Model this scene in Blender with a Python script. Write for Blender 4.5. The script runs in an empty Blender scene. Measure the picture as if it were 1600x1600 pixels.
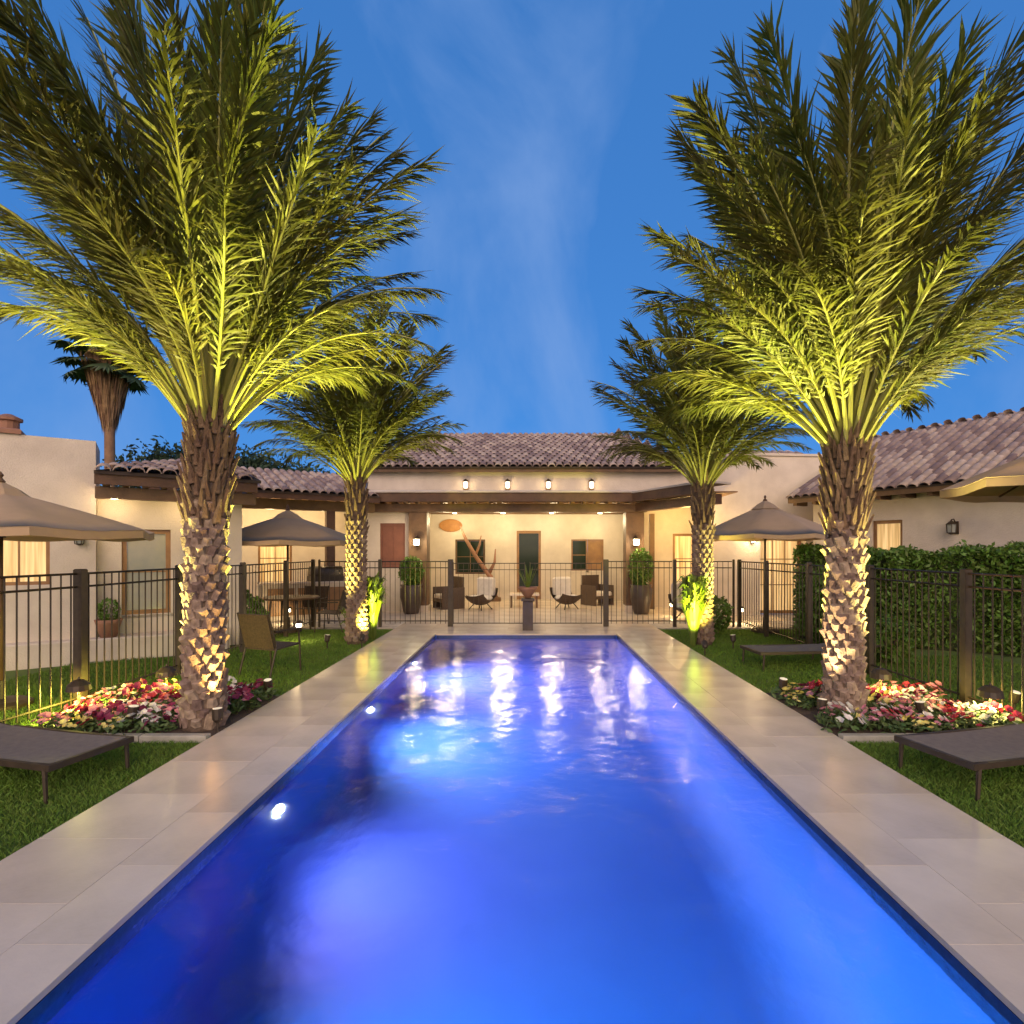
import bpy, math, random
import numpy as np
from mathutils import Vector, Matrix, Euler

R = math.radians
SC = bpy.context.scene
COL = SC.collection
random.seed(7)

# ------------------------------------------------------------------ camera
F = 880.0          # focal length in pixels of a 1600 px wide picture
H = 1.7            # eye height
cam_d = bpy.data.cameras.new("camera")
cam = bpy.data.objects.new("camera", cam_d)
COL.objects.link(cam)
cam.location = (0, 0, H)
cam.rotation_euler = (R(90), 0, 0)
cam_d.sensor_width = 36.0
cam_d.lens = F / 1600 * 36
cam_d.shift_x = -24 / 1600
cam_d.shift_y = -60 / 1600 * -1
cam_d.clip_end = 2000
cam_d.clip_start = 0.05
SC.camera = cam

# ------------------------------------------------------------------ sky, sun, exposure
SUN_EL, SUN_ROT = R(18.0), R(180)
w = bpy.data.worlds.new("World")
SC.world = w
w.use_nodes = True
nt = w.node_tree
nt.nodes.clear()
out = nt.nodes.new("ShaderNodeOutputWorld")
bg = nt.nodes.new("ShaderNodeBackground")
sky = nt.nodes.new("ShaderNodeTexSky")
sky.sky_type = 'NISHITA'
sky.sun_disc = False
sky.sun_elevation = SUN_EL
sky.sun_rotation = SUN_ROT
sky.air_density = 1.0
sky.dust_density = 0.0
sky.ozone_density = 6.0
bg.inputs['Strength'].default_value = 0.15
tc = nt.nodes.new("ShaderNodeTexCoord")
mp = nt.nodes.new("ShaderNodeMapping")
mp.inputs['Scale'].default_value = (2.2, 2.2, 0.9)
mp.inputs['Rotation'].default_value = (0.0, R(14), R(20))
nz = nt.nodes.new("ShaderNodeTexNoise")
nz.inputs['Scale'].default_value = 1.5
nz.inputs['Detail'].default_value = 7
nz.inputs['Roughness'].default_value = 0.55
nz.inputs['Distortion'].default_value = 0.5
cr = nt.nodes.new("ShaderNodeValToRGB")
cr.color_ramp.elements[0].position = 0.50
cr.color_ramp.elements[0].color = (0, 0, 0, 1)
cr.color_ramp.elements[1].position = 0.80
cr.color_ramp.elements[1].color = (1, 1, 1, 1)
mixc = nt.nodes.new("ShaderNodeMix")
mixc.data_type = 'RGBA'
mixc.inputs['B'].default_value = (0.66, 1.05, 1.9, 1)
hs = nt.nodes.new("ShaderNodeHueSaturation")
hs.inputs['Hue'].default_value = 0.5
hs.inputs['Saturation'].default_value = 1.0
L = nt.links.new
L(tc.outputs['Generated'], mp.inputs['Vector'])
L(mp.outputs['Vector'], nz.inputs['Vector'])
L(nz.outputs['Fac'], cr.inputs['Fac'])
mulc = nt.nodes.new("ShaderNodeMath"); mulc.operation = 'MULTIPLY'; mulc.inputs[1].default_value = 0.6
L(cr.outputs['Color'], mulc.inputs[0])
L(mulc.outputs[0], mixc.inputs['Factor'])
gm = nt.nodes.new("ShaderNodeGamma"); gm.inputs['Gamma'].default_value = 0.26
tint = nt.nodes.new("ShaderNodeMix"); tint.data_type = 'RGBA'; tint.blend_type = 'MULTIPLY'
tint.inputs['Factor'].default_value = 1.0; tint.inputs['B'].default_value = (0.145, 0.465, 1.06, 1)
L(sky.outputs['Color'], hs.inputs['Color'])
L(hs.outputs['Color'], gm.inputs['Color'])
L(gm.outputs['Color'], tint.inputs['A'])
L(tint.outputs['Result'], mixc.inputs['A'])
L(mixc.outputs['Result'], bg.inputs['Color'])
L(bg.outputs[0], out.inputs['Surface'])

sd = bpy.data.lights.new("sun", 'SUN')
sun = bpy.data.objects.new("sun", sd)
COL.objects.link(sun)
sd.energy = 1.7
sd.angle = R(75)
sd.color = (1.0, 0.70, 0.46)
sun.rotation_euler = (R(90) - SUN_EL - R(0), 0, 0)   # light travels along +Y, low dusk sun behind the camera

SC.view_settings.view_transform = 'Standard'
SC.view_settings.look = 'None'
SC.view_settings.exposure = 1.5
SC.view_settings.gamma = 1.0
SC.view_settings.use_curve_mapping = False
SC.cycles.use_denoising = True
SC.cycles.max_bounces = 8
SC.cycles.transparent_max_bounces = 12
SC.cycles.sample_clamp_indirect = 6.0
SC.cycles.caustics_refractive = False
SC.cycles.caustics_reflective = False

# ------------------------------------------------------------------ materials
MATS = {}
def mat(name, col, rough=0.8, col2=None, scale=5.0, bump=0.0, bscale=None, metal=0.0, emit=None, estr=0.0,
        spec=0.5, detail=5, per_piece=0.0, sheen=0.0, stretch=None, translucent=0.0, obj_var=0.0):
    m = bpy.data.materials.new(name)
    m.use_nodes = True
    n = m.node_tree.nodes; l = m.node_tree.links.new
    p = n['Principled BSDF']
    p.inputs['Roughness'].default_value = rough
    p.inputs['Metallic'].default_value = metal
    p.inputs['Specular IOR Level'].default_value = spec
    p.inputs['Base Color'].default_value = (*col, 1)
    coord = n.new('ShaderNodeTexCoord')
    vec = coord.outputs['Object']
    if stretch:
        mpn = n.new('ShaderNodeMapping'); mpn.inputs['Scale'].default_value = stretch
        l(vec, mpn.inputs['Vector']); vec = mpn.outputs['Vector']
    last = None
    if col2:
        t = n.new('ShaderNodeTexNoise'); t.inputs['Scale'].default_value = scale; t.inputs['Detail'].default_value = detail
        t.inputs['Roughness'].default_value = 0.6
        l(vec, t.inputs['Vector'])
        r = n.new('ShaderNodeValToRGB')
        r.color_ramp.elements[0].position = 0.35; r.color_ramp.elements[0].color = (*col, 1)
        r.color_ramp.elements[1].position = 0.68; r.color_ramp.elements[1].color = (*col2, 1)
        l(t.outputs['Fac'], r.inputs['Fac'])
        last = r.outputs['Color']
    if per_piece:
        g = n.new('ShaderNodeNewGeometry'); oi = n.new('ShaderNodeObjectInfo')
        ad = n.new('ShaderNodeMath'); ad.operation = 'ADD'
        l(g.outputs['Random Per Island'], ad.inputs[0]); l(oi.outputs['Random'], ad.inputs[1])
        fr = n.new('ShaderNodeMath'); fr.operation = 'FRACT'; l(ad.outputs[0], fr.inputs[0])
        mr = n.new('ShaderNodeMapRange'); mr.inputs['To Min'].default_value = 1 - per_piece; mr.inputs['To Max'].default_value = 1 + per_piece
        l(fr.outputs[0], mr.inputs['Value'])
        hv = n.new('ShaderNodeHueSaturation')
        if last: l(last, hv.inputs['Color'])
        else: hv.inputs['Color'].default_value = (*col, 1)
        l(mr.outputs['Result'], hv.inputs['Value'])
        mh = n.new('ShaderNodeMapRange'); mh.inputs['To Min'].default_value = 0.5 - per_piece * 0.05; mh.inputs['To Max'].default_value = 0.5 + per_piece * 0.05
        l(fr.outputs[0], mh.inputs['Value']); l(mh.outputs['Result'], hv.inputs['Hue'])
        last = hv.outputs['Color']
    if obj_var:
        oi2 = n.new('ShaderNodeObjectInfo'); mo = n.new('ShaderNodeMapRange'); mo.inputs['To Min'].default_value = 1-obj_var; mo.inputs['To Max'].default_value = 1+obj_var
        l(oi2.outputs['Random'], mo.inputs['Value'])
        h2 = n.new('ShaderNodeHueSaturation'); l(last, h2.inputs['Color']); l(mo.outputs['Result'], h2.inputs['Value'])
        m3 = n.new('ShaderNodeMapRange'); m3.inputs['To Min'].default_value = 0.5-obj_var*0.07; m3.inputs['To Max'].default_value = 0.5+obj_var*0.03
        wn = n.new('ShaderNodeTexWhiteNoise'); wn.noise_dimensions = '1D'; l(oi2.outputs['Random'], wn.inputs['W']); l(wn.outputs['Value'], m3.inputs['Value']); l(m3.outputs['Result'], h2.inputs['Hue'])
        last = h2.outputs['Color']
    if last: l(last, p.inputs['Base Color'])
    if bump:
        t2 = n.new('ShaderNodeTexNoise'); t2.inputs['Scale'].default_value = bscale or scale * 6; t2.inputs['Detail'].default_value = 6
        l(vec, t2.inputs['Vector'])
        b = n.new('ShaderNodeBump'); b.inputs['Strength'].default_value = bump; b.inputs['Distance'].default_value = 0.02
        l(t2.outputs['Fac'], b.inputs['Height']); l(b.outputs['Normal'], p.inputs['Normal'])
    if emit:
        p.inputs['Emission Color'].default_value = (*emit, 1)
        p.inputs['Emission Strength'].default_value = estr
    if translucent:
        tr = n.new('ShaderNodeBsdfTranslucent'); mx = n.new('ShaderNodeMixShader'); mx.inputs['Fac'].default_value = translucent
        if last: l(last, tr.inputs['Color'])
        else: tr.inputs['Color'].default_value = (*col, 1)
        o = n['Material Output']
        l(p.outputs[0], mx.inputs[1]); l(tr.outputs[0], mx.inputs[2]); l(mx.outputs[0], o.inputs['Surface'])
    MATS[name] = m
    return m

M_stucco = mat('stucco', (0.61, 0.54, 0.45), 0.9, (0.51, 0.445, 0.37), 1.8, 0.5, 45)
M_wood = mat('timber', (0.085, 0.045, 0.02), 0.6, (0.15, 0.08, 0.035), 3, 0.3, 30, per_piece=0.25, stretch=(1, 1, 1))
M_woodl = mat('pale_timber', (0.30, 0.16, 0.06), 0.5, (0.20, 0.10, 0.04), 4, 0.2, 30)
M_tile = mat('clay_tile', (0.34, 0.25, 0.205), 0.85, (0.22, 0.165, 0.14), 5.0, 0.3, 30, per_piece=0.42)
M_pan = mat('roof_underlay', (0.07, 0.05, 0.045), 0.9, (0.04, 0.03, 0.03), 3)
M_stone = mat('travertine', (0.67, 0.57, 0.44), 0.24, (0.53, 0.445, 0.34), 1.3, 0.06, 40, per_piece=0.06)
M_mortar = mat('joint', (0.50, 0.44, 0.36), 0.8, (0.28, 0.25, 0.22), 4)
M_kerb = mat('kerb_stone', (0.36, 0.34, 0.28), 0.8, (0.26, 0.25, 0.2), 6, 0.2, 40)
M_grass = mat('lawn', (0.075, 0.125, 0.016), 0.9, (0.10, 0.16, 0.022), 1.6, 0.6, 90)
M_blade = mat('grass_blade', (0.105, 0.205, 0.02), 0.7, (0.15, 0.24, 0.03), 2.0, per_piece=0.3, translucent=0.2)
M_soil = mat('soil', (0.05, 0.032, 0.02), 0.95, (0.09, 0.06, 0.04), 12, 0.8, 50)
M_metal = mat('dark_metal', (0.035, 0.024, 0.014), 0.5, (0.055, 0.038, 0.022), 10, metal=0.2)
M_canvas = mat('canvas', (0.56, 0.40, 0.25), 0.9, (0.48, 0.345, 0.215), 2, 0.15, 160, translucent=0.25)
M_sling = mat('sling_fabric', (0.17, 0.145, 0.125), 0.85, (0.13, 0.11, 0.10), 20, 0.15, 250)
M_cushion = mat('cushion', (0.62, 0.58, 0.52), 0.9, (0.52, 0.48, 0.42), 6, 0.1, 80)
M_wicker = mat('wicker', (0.05, 0.03, 0.018), 0.6, (0.10, 0.06, 0.035), 40, 0.6, 90)
M_trunk = mat('palm_bark', (0.085, 0.055, 0.038), 0.95, (0.17, 0.115, 0.08), 9, 0.8, 50, per_piece=0.2)
M_boot = mat('palm_leaf_base', (0.17, 0.115, 0.085), 0.9, (0.30, 0.215, 0.16), 11, 0.6, 60, per_piece=0.35)
M_fibre = mat('palm_fibre', (0.13, 0.08, 0.045), 0.95, (0.22, 0.14, 0.08), 16, 0.9, 70, per_piece=0.3)
M_rachis = mat('palm_rachis', (0.27, 0.28, 0.06), 0.5, (0.34, 0.32, 0.09), 4, per_piece=0.15)
M_leaf = mat('palm_leaflet', (0.105, 0.125, 0.018), 0.5, (0.165, 0.16, 0.028), 2.5, per_piece=0.3, translucent=0.42, obj_var=0.35)
M_fan = mat('fan_palm_leaf', (0.035, 0.065, 0.03), 0.6, (0.06, 0.09, 0.03), 3, per_piece=0.3)
M_dead = mat('dead_frond', (0.24, 0.14, 0.07), 0.9, (0.15, 0.085, 0.045), 3, per_piece=0.3)
M_tree = mat('dark_tree_leaf', (0.02, 0.045, 0.02), 0.8, (0.035, 0.06, 0.025), 3, per_piece=0.4)
M_hedge = mat('hedge_leaf', (0.08, 0.155, 0.016), 0.6, (0.12, 0.20, 0.025), 3, per_piece=0.4, translucent=0.2)
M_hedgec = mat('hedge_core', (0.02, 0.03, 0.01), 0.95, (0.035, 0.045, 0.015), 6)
M_lily = mat('strap_leaf', (0.10, 0.16, 0.02), 0.5, (0.16, 0.2, 0.03), 4, per_piece=0.3, translucent=0.3)
M_pot = mat('dark_pot', (0.035, 0.022, 0.015), 0.5, (0.06, 0.04, 0.028), 5, 0.2, 30)
M_terra = mat('terracotta', (0.30, 0.15, 0.09), 0.75, (0.22, 0.11, 0.07), 5, 0.2, 30)
M_glassdark = mat('dark_glass', (0.012, 0.022, 0.016), 0.10, (0.02, 0.03, 0.02), 1.5, spec=0.2)
M_glasslit = mat('lit_window', (0.5, 0.4, 0.2), 0.3, emit=(1.0, 0.72, 0.32), estr=0.22)
def curtain(m):
    n = m.node_tree.nodes; l = m.node_tree.links.new; p = n['Principled BSDF']
    c = n.new('ShaderNodeTexCoord'); mp_ = n.new('ShaderNodeMapping'); mp_.inputs['Scale'].default_value = (16, 16, 0.6)
    t_ = n.new('ShaderNodeTexNoise'); t_.inputs['Scale'].default_value = 1.0; t_.inputs['Detail'].default_value = 3
    r_ = n.new('ShaderNodeValToRGB'); r_.color_ramp.elements[0].position = .3; r_.color_ramp.elements[0].color = (.45, .26, .08, 1)
    r_.color_ramp.elements[1].position = .7; r_.color_ramp.elements[1].color = (1, .74, .36, 1)
    l(c.outputs['Object'], mp_.inputs['Vector']); l(mp_.outputs['Vector'], t_.inputs['Vector']); l(t_.outputs['Fac'], r_.inputs['Fac'])
    l(r_.outputs['Color'], p.inputs['Emission Color']); l(r_.outputs['Color'], p.inputs['Base Color'])
curtain(M_glasslit)
M_glasspale = mat('curtained_glass', (0.36, 0.34, 0.27), 0.12, (0.25, 0.27, 0.24), 1.5)
M_shutter = mat('red_brown_shutter', (0.20, 0.075, 0.045), 0.6, (0.15, 0.055, 0.035), 4, 0.2, 30)
M_bulb = mat('lamp_glass', (0.9, 0.8, 0.6), 0.4, emit=(1.0, 0.80, 0.48), estr=6)
M_bulbs = mat('small_lamp_glass', (0.9, 0.8, 0.6), 0.4, emit=(1.0, 0.80, 0.50), estr=0.9)
M_lens = mat('spot_lens', (0.9, 0.85, 0.7), 0.3, emit=(1.0, 0.85, 0.55), estr=0.12)
M_poolamp = mat('pool_lamp_lens', (0.9, 0.9, 1.0), 0.4, emit=(0.62, 0.74, 1.0), estr=25)
M_plaster = mat('pool_plaster', (0.026, 0.105, 0.44), 0.7, (0.020, 0.09, 0.39), 1.1, 0.05, 20)
M_wtile = mat('waterline_tile', (0.01, 0.03, 0.12), 0.2, (0.015, 0.05, 0.18), 25)
M_paint = {}
for nm, c, c2 in (('white', (0.75, 0.72, 0.68), (0.66, 0.60, 0.60)), ('pink', (0.62, 0.22, 0.30), (0.70, 0.36, 0.42)),
                  ('red', (0.40, 0.03, 0.05), (0.28, 0.02, 0.06)), ('burgundy', (0.16, 0.012, 0.05), (0.24, 0.02, 0.09)),
                  ('yellow', (0.72, 0.58, 0.12), (0.75, 0.68, 0.3))):
    M_paint[nm] = mat('petal_' + nm, c, 0.6, c2, 9, per_piece=0.2, translucent=0.25)
M_fleaf = mat('bedding_leaf', (0.05, 0.095, 0.02), 0.6, (0.08, 0.12, 0.03), 5, per_piece=0.3)
M_art = mat('ochre_wall_art', (0.42, 0.20, 0.06), 0.7, (0.30, 0.13, 0.04), 5)

# water: refracting, reflecting, with real ripple relief from bump
M_water = bpy.data.materials.new('pool_water'); M_water.use_nodes = True
n = M_water.node_tree.nodes; l = M_water.node_tree.links.new
p = n['Principled BSDF']
p.inputs['Base Color'].default_value = (1, 1, 1, 1)
p.inputs['Transmission Weight'].default_value = 1.0
p.inputs['IOR'].default_value = 1.333
p.inputs['Roughness'].default_value = 0.15
tcn = n.new('ShaderNodeTexCoord')
m1 = n.new('ShaderNodeMapping'); m1.inputs['Scale'].default_value = (1.0, 1.0, 1.0)
l(tcn.outputs['Object'], m1.inputs['Vector'])
a = n.new('ShaderNodeTexNoise'); a.inputs['Scale'].default_value = 1.3; a.inputs['Detail'].default_value = 1.0; a.inputs['Distortion'].default_value = 0.6
b_ = n.new('ShaderNodeTexNoise'); b_.inputs['Scale'].default_value = 9.0; b_.inputs['Detail'].default_value = 4.0
l(m1.outputs['Vector'], a.inputs['Vector']); l(m1.outputs['Vector'], b_.inputs['Vector'])
mm = n.new('ShaderNodeMath'); mm.operation = 'MULTIPLY_ADD'; mm.inputs[1].default_value = 0.19
l(b_.outputs['Fac'], mm.inputs[0]); l(a.outputs['Fac'], mm.inputs[2])
bb = n.new('ShaderNodeBump'); bb.inputs['Strength'].default_value = 1.0; bb.inputs['Distance'].default_value = 0.034
l(mm.outputs[0], bb.inputs['Height']); l(bb.outputs['Normal'], p.inputs['Normal'])

# ------------------------------------------------------------------ helpers
class MB:
    def __init__(s):
        s.v = []; s.f = []; s.m = []
    def add(s, vs, fs, mi=0):
        o = len(s.v); s.v.extend(vs)
        for f in fs:
            s.f.append([i + o for i in f]); s.m.append(mi)
        return s
    def box(s, x0, x1, y0, y1, z0, z1, mi=0):
        vs = [(x0,y0,z0),(x1,y0,z0),(x1,y1,z0),(x0,y1,z0),(x0,y0,z1),(x1,y0,z1),(x1,y1,z1),(x0,y1,z1)]
        return s.add(vs, [(0,3,2,1),(4,5,6,7),(0,1,5,4),(1,2,6,5),(2,3,7,6),(3,0,4,7)], mi)
    def bbox(s, x0, x1, y0, y1, z0, z1, b=0.01, mi=0):     # chamfered top edges
        vs = [(x0,y0,z0),(x1,y0,z0),(x1,y1,z0),(x0,y1,z0),(x0,y0,z1-b),(x1,y0,z1-b),(x1,y1,z1-b),(x0,y1,z1-b),
              (x0+b,y0+b,z1),(x1-b,y0+b,z1),(x1-b,y1-b,z1),(x0+b,y1-b,z1)]
        return s.add(vs, [(0,3,2,1),(0,1,5,4),(1,2,6,5),(2,3,7,6),(3,0,4,7),(4,5,9,8),(5,6,10,9),(6,7,11,10),(7,4,8,11),(8,9,10,11)], mi)
    def tube(s, pts, rad, n=8, mi=0, cap=True):
        pts = [Vector(p) for p in pts]; k = len(pts)
        if not hasattr(rad, '__len__'): rad = [rad] * k
        o = len(s.v); up = Vector((0.13, 0.21, 0.97)); prev = None
        for i, p in enumerate(pts):
            t = (pts[min(i+1,k-1)] - pts[max(i-1,0)]).normalized()
            a = t.cross(up if abs(t.dot(up)) < 0.95 else Vector((1,0,0))).normalized()
            if prev is not None:
                a = (prev - t * prev.dot(t)).normalized()
            prev = a; b = t.cross(a)
            for j in range(n):
                q = 2*math.pi*j/n
                s.v.append(tuple(p + (a*math.cos(q) + b*math.sin(q)) * rad[i]))
        for i in range(k-1):
            for j in range(n):
                s.f.append([o+i*n+j, o+i*n+(j+1)%n, o+(i+1)*n+(j+1)%n, o+(i+1)*n+j]); s.m.append(mi)
        if cap:
            s.f.append([o+j for j in range(n)][::-1]); s.m.append(mi)
            s.f.append([o+(k-1)*n+j for j in range(n)]); s.m.append(mi)
        return s
    def lathe(s, prof, n=20, c=(0,0,0), mi=0, cap=True):
        o = len(s.v); k = len(prof)
        for r, z in prof:
            for j in range(n):
                q = 2*math.pi*j/n
                s.v.append((c[0]+r*math.cos(q), c[1]+r*math.sin(q), c[2]+z))
        for i in range(k-1):
            for j in range(n):
                s.f.append([o+i*n+j, o+i*n+(j+1)%n, o+(i+1)*n+(j+1)%n, o+(i+1)*n+j]); s.m.append(mi)
        if cap:
            s.f.append([o+j for j in range(n)][::-1]); s.m.append(mi)
            s.f.append([o+(k-1)*n+j for j in range(n)]); s.m.append(mi)
        return s
    def mesh(s, name, mats, smooth=False):
        me = bpy.data.meshes.new(name)
        me.from_pydata([tuple(v) for v in s.v], [], s.f)
        if not isinstance(mats, (list, tuple)): mats = [mats]
        for m in mats: me.materials.append(m)
        me.polygons.foreach_set('material_index', s.m)
        if smooth: me.polygons.foreach_set('use_smooth', [True]*len(s.f))
        me.update()
        return me
    def build(s, name, mats, parent=None, smooth=False, loc=None):
        return link(name, s.mesh(name, mats, smooth), parent, loc)

def link(name, me, parent=None, loc=None, rot=None, scale=None):
    o = bpy.data.objects.new(name, me)
    COL.objects.link(o)
    if parent: o.parent = parent
    if loc is not None: o.location = loc
    if rot is not None: o.rotation_euler = rot
    if scale is not None: o.scale = scale
    return o
def tag(o, label=None, cat=None, group=None, kind=None):
    if label: o['label'] = label
    if cat: o['category'] = cat
    if group: o['group'] = group
    if kind: o['kind'] = kind
    return o
def thing(name, label, cat, loc=(0,0,0), rz=0.0, group=None):
    o = bpy.data.objects.new(name, None); COL.objects.link(o)
    o.empty_display_size = 0.2
    o.location = loc; o.rotation_euler = (0, 0, rz)
    return tag(o, label, cat, group)
def structure(o, label=None):
    o['kind'] = 'structure'
    if label: o['label'] = label
    return o
def quads(name, C, A, B, mats, parent=None, mi=None):
    """many loose quads: centre C, half axes A and B (numpy n x 3)"""
    n = len(C)
    V = np.empty((n, 4, 3), dtype=np.float32)
    V[:,0] = C - A - B*0.3; V[:,1] = C - B*1.0 + A*0.0; V[:,2] = C + A; V[:,3] = C + B*1.0
    return rawquads(name, V.reshape(-1,3), n, mats, parent, mi)
def rawquads(name, V, n, mats, parent=None, mi=None):
    me = bpy.data.meshes.new(name)
    me.vertices.add(n*4); me.vertices.foreach_set('co', V.astype(np.float32).ravel())
    me.loops.add(n*4); me.loops.foreach_set('vertex_index', np.arange(n*4, dtype=np.int32))
    me.polygons.add(n); me.polygons.foreach_set('loop_start', np.arange(0, n*4, 4, dtype=np.int32))
    me.polygons.foreach_set('loop_total', np.full(n, 4, dtype=np.int32))
    if not isinstance(mats, (list, tuple)): mats = [mats]
    for m in mats: me.materials.append(m)
    if mi is not None: me.polygons.foreach_set('material_index', mi)
    me.update(calc_edges=True); me.validate()
    if parent == 'mesh': return me
    return link(name, me, parent)
def rng_unit(rg, n):
    v = rg.normal(size=(n,3)); return v / np.linalg.norm(v, axis=1)[:,None]
def leaf_cloud(rg, P, size, mats, name, parent, aspect=0.45, mi=None):
    n = len(P); a = rng_unit(rg, n); b = np.cross(a, rng_unit(rg, n)); b /= np.linalg.norm(b, axis=1)[:,None]
    s = size * rg.uniform(0.6, 1.3, n)[:,None]
    return quads(name, P, a*s, b*s*aspect, mats, parent, mi)

def lamp(name, kind, loc, energy, color, parent=None, radius=0.05, rot=None, spot=None, blend=0.6):
    d = bpy.data.lights.new(name, kind); d.energy = energy; d.color = color
    if kind in ('POINT', 'SPOT'): d.shadow_soft_size = radius
    if kind == 'SPOT': d.spot_size = R(spot or 60); d.spot_blend = blend
    o = bpy.data.objects.new(name, d); COL.objects.link(o); o.location = loc
    if rot is not None: o.rotation_euler = rot
    if parent: o.parent = parent
    return o
def aim(direction):
    return Vector(direction).to_track_quat('-Z', 'Y').to_euler()
WARM = (1.0, 0.72, 0.36)
YEL = (1.0, 0.90, 0.12)

# ------------------------------------------------------------------ ground, pool, deck
PL, PR, PN, PF = -1.883, 1.831, 0.9, 11.5       # pool edges
DL, DR = -2.887, 2.837                           # outer edges of the deck
WZ = -0.085
def ground_ring():
    mb = MB()
    x0, x1, y0, y1 = -300, 300, -200, 600
    hx0, hx1, hy0, hy1 = PL-0.02, PR+0.02, PN-0.02, PF+0.02
    z = -0.035
    v = [(x0,y0,z),(x1,y0,z),(x1,y1,z),(x0,y1,z),(hx0,hy0,z),(hx1,hy0,z),(hx1,hy1,z),(hx0,hy1,z)]
    mb.add(v, [(0,1,5,4),(1,2,6,5),(2,3,7,6),(3,0,4,7)])
    return mb.build('lawn_ground', M_grass)
structure(ground_ring(), 'green lawn around the pool')

pb = MB()
d = -1.55; rc = 0.50
# cross section with coved corners between walls and floor, swept along the pool; flat end walls
sec = [(PL, -0.03)] + [(PL + rc - rc*math.cos(q), d + rc - rc*math.sin(q)) for q in [math.pi/2*k/10 for k in range(11)]]
sec += [(PR - (x_-PL), z_) for x_, z_ in sec[::-1]]
k_ = len(sec)
ys = [PN, PN+0.02] + [PN + rc - rc*math.cos(math.pi/2*k/8) for k in range(1, 9)]
def zf(y_):      # the floor also coves up to the two end walls
    e_ = min(y_-PN, PF-y_)
    return 0.0 if e_ >= rc else rc - math.sqrt(max(0.0, rc*rc - (rc-e_)**2))
ys = [PN+0.001] + [PN + rc*(1-math.cos(math.pi/2*k/8)) for k in range(1, 9)]
ys = ys + [PN + rc + (PF-PN-2*rc)*k/12 for k in range(1, 12)] + [PF - (y_-PN) for y_ in ys[::-1]]
for y_ in ys:
    lift = zf(y_)
    for x_, z_ in sec: pb.v.append((x_, y_, max(z_, d + lift) if z_ < -0.04 else z_))
for a_ in range(len(ys)-1):
    for b__ in range(k_-1):
        pb.f.append([a_*k_+b__, a_*k_+b__+1, (a_+1)*k_+b__+1, (a_+1)*k_+b__]); pb.m.append(0)
for y_ in (PN, PF):
    pb.add([(PL, y_, -0.03), (PR, y_, -0.03), (PR, y_, d+0.2), (PL, y_, d+0.2)], [(0, 1, 2, 3)])
basin = pb.build('pool_basin', M_plaster, None, True)
structure(basin, 'blue plastered basin of the lap pool')
tb = MB()   # waterline tile band, 4 mm inside the wall
e = 0.004
tb.box(PL+e, PL+e+0.006, PN+0.02, PF-0.02, -0.20, -0.036); tb.box(PR-e-0.006, PR-e, PN+0.02, PF-0.02, -0.20, -0.036)
tb.box(PL+0.03, PR-0.03, PF-e-0.006, PF-e, -0.20, -0.036)
tb.build('waterline_tile_band', M_wtile, basin)
structure(MB().add([(PL+.001,PN,WZ),(PR-.001,PN,WZ),(PR-.001,PF-.001,WZ),(PL+.001,PF-.001,WZ)], [(0,1,2,3)]).build('pool_water', M_water),
          'rippled blue water of the lap pool')

# deck: mortar bed with pavers as pieces
db = MB()
db.box(DL-0.002, PL-0.03, -1.5, PF+1.1, -0.06, -0.012); db.box(PR+0.03, DR+0.002, -1.5, PF+1.1, -0.06, -0.012)
db.box(PL-0.03, PR+0.03, PF+0.03, PF+1.1, -0.06, -0.012); db.box(PL-0.03, PR+0.03, -1.5, PN-0.03, -0.06, -0.012)
deck = structure(db.build('pool_deck', M_mortar), 'pale travertine deck round the pool')
PAVE = {}
def paver(parent, x0, x1, y0, y1, z0=-0.03, z1=0.0, j=0.0007, ma=None):
    wx, wy = round(x1-x0-2*j, 4), round(y1-y0-2*j, 4)
    key = (wx, wy, z1-z0, ma.name if ma else '')
    if key not in PAVE:
        PAVE[key] = MB().bbox(-wx/2, wx/2, -wy/2, wy/2, z0-z1, 0, 0.0009).mesh('paver', ma or M_stone)
    return link('paver', PAVE[key], parent, ((x0+x1)/2, (y0+y1)/2, z1 + random.uniform(-0.0006, 0.0006)))
pitch = 0.61
def rows(xa, xb, parent, off):
    y = PN - 0.32 - 1.2 + off
    while y < PF + 0.3:
        paver(parent, xa, xb, y, min(y+pitch, PF+0.33)); y += pitch
cw = 0.33
rows(PL-cw, PL+0.012, deck, 0.0); rows(PR-0.012, PR+cw, deck, 0.0)
rows(DL, PL-cw, deck, 0.28); rows(PR+cw, DR, deck, 0.28)
x = PL
nx = 6; wx = (PR-PL)/nx
for i in range(nx):
    paver(deck, PL+0.013+i*(wx-0.004), PL+0.013+(i+1)*(wx-0.004), PF-0.012, PF+0.33)
    paver(deck, PL+0.013+i*(wx-0.004), PL+0.013+(i+1)*(wx-0.004), PN-0.33, PN+0.012)
# patio beyond the pool
pt = MB().box(-8.6, 7.6, PF+1.101, 20.6, -0.06, -0.012)
pt.box(DL-0.002-3.0, DL-0.003, PF+0.9, PF+1.10, -0.06, -0.012); pt.box(DR+0.003, DR+3.0, PF+0.9, PF+1.10, -0.06, -0.012)
patio = structure(pt.build('patio_ground', M_mortar), 'beige paved patio in front of the house')
for iy in range(3):
    y0 = PF+0.333 + iy*0.6
    xx = DL
    k = 0
    while xx < DR - 0.1:
        x1 = min(xx+0.82, DR); paver(patio, xx, x1, y0, y0+0.6); xx = x1
yy = PF+0.333+1.8
while yy < 20.0:
    xx = -5.6
    while xx < 5.5:
        paver(patio, xx, xx+0.92, yy, yy+0.9); xx += 0.92
    yy += 0.9

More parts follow.
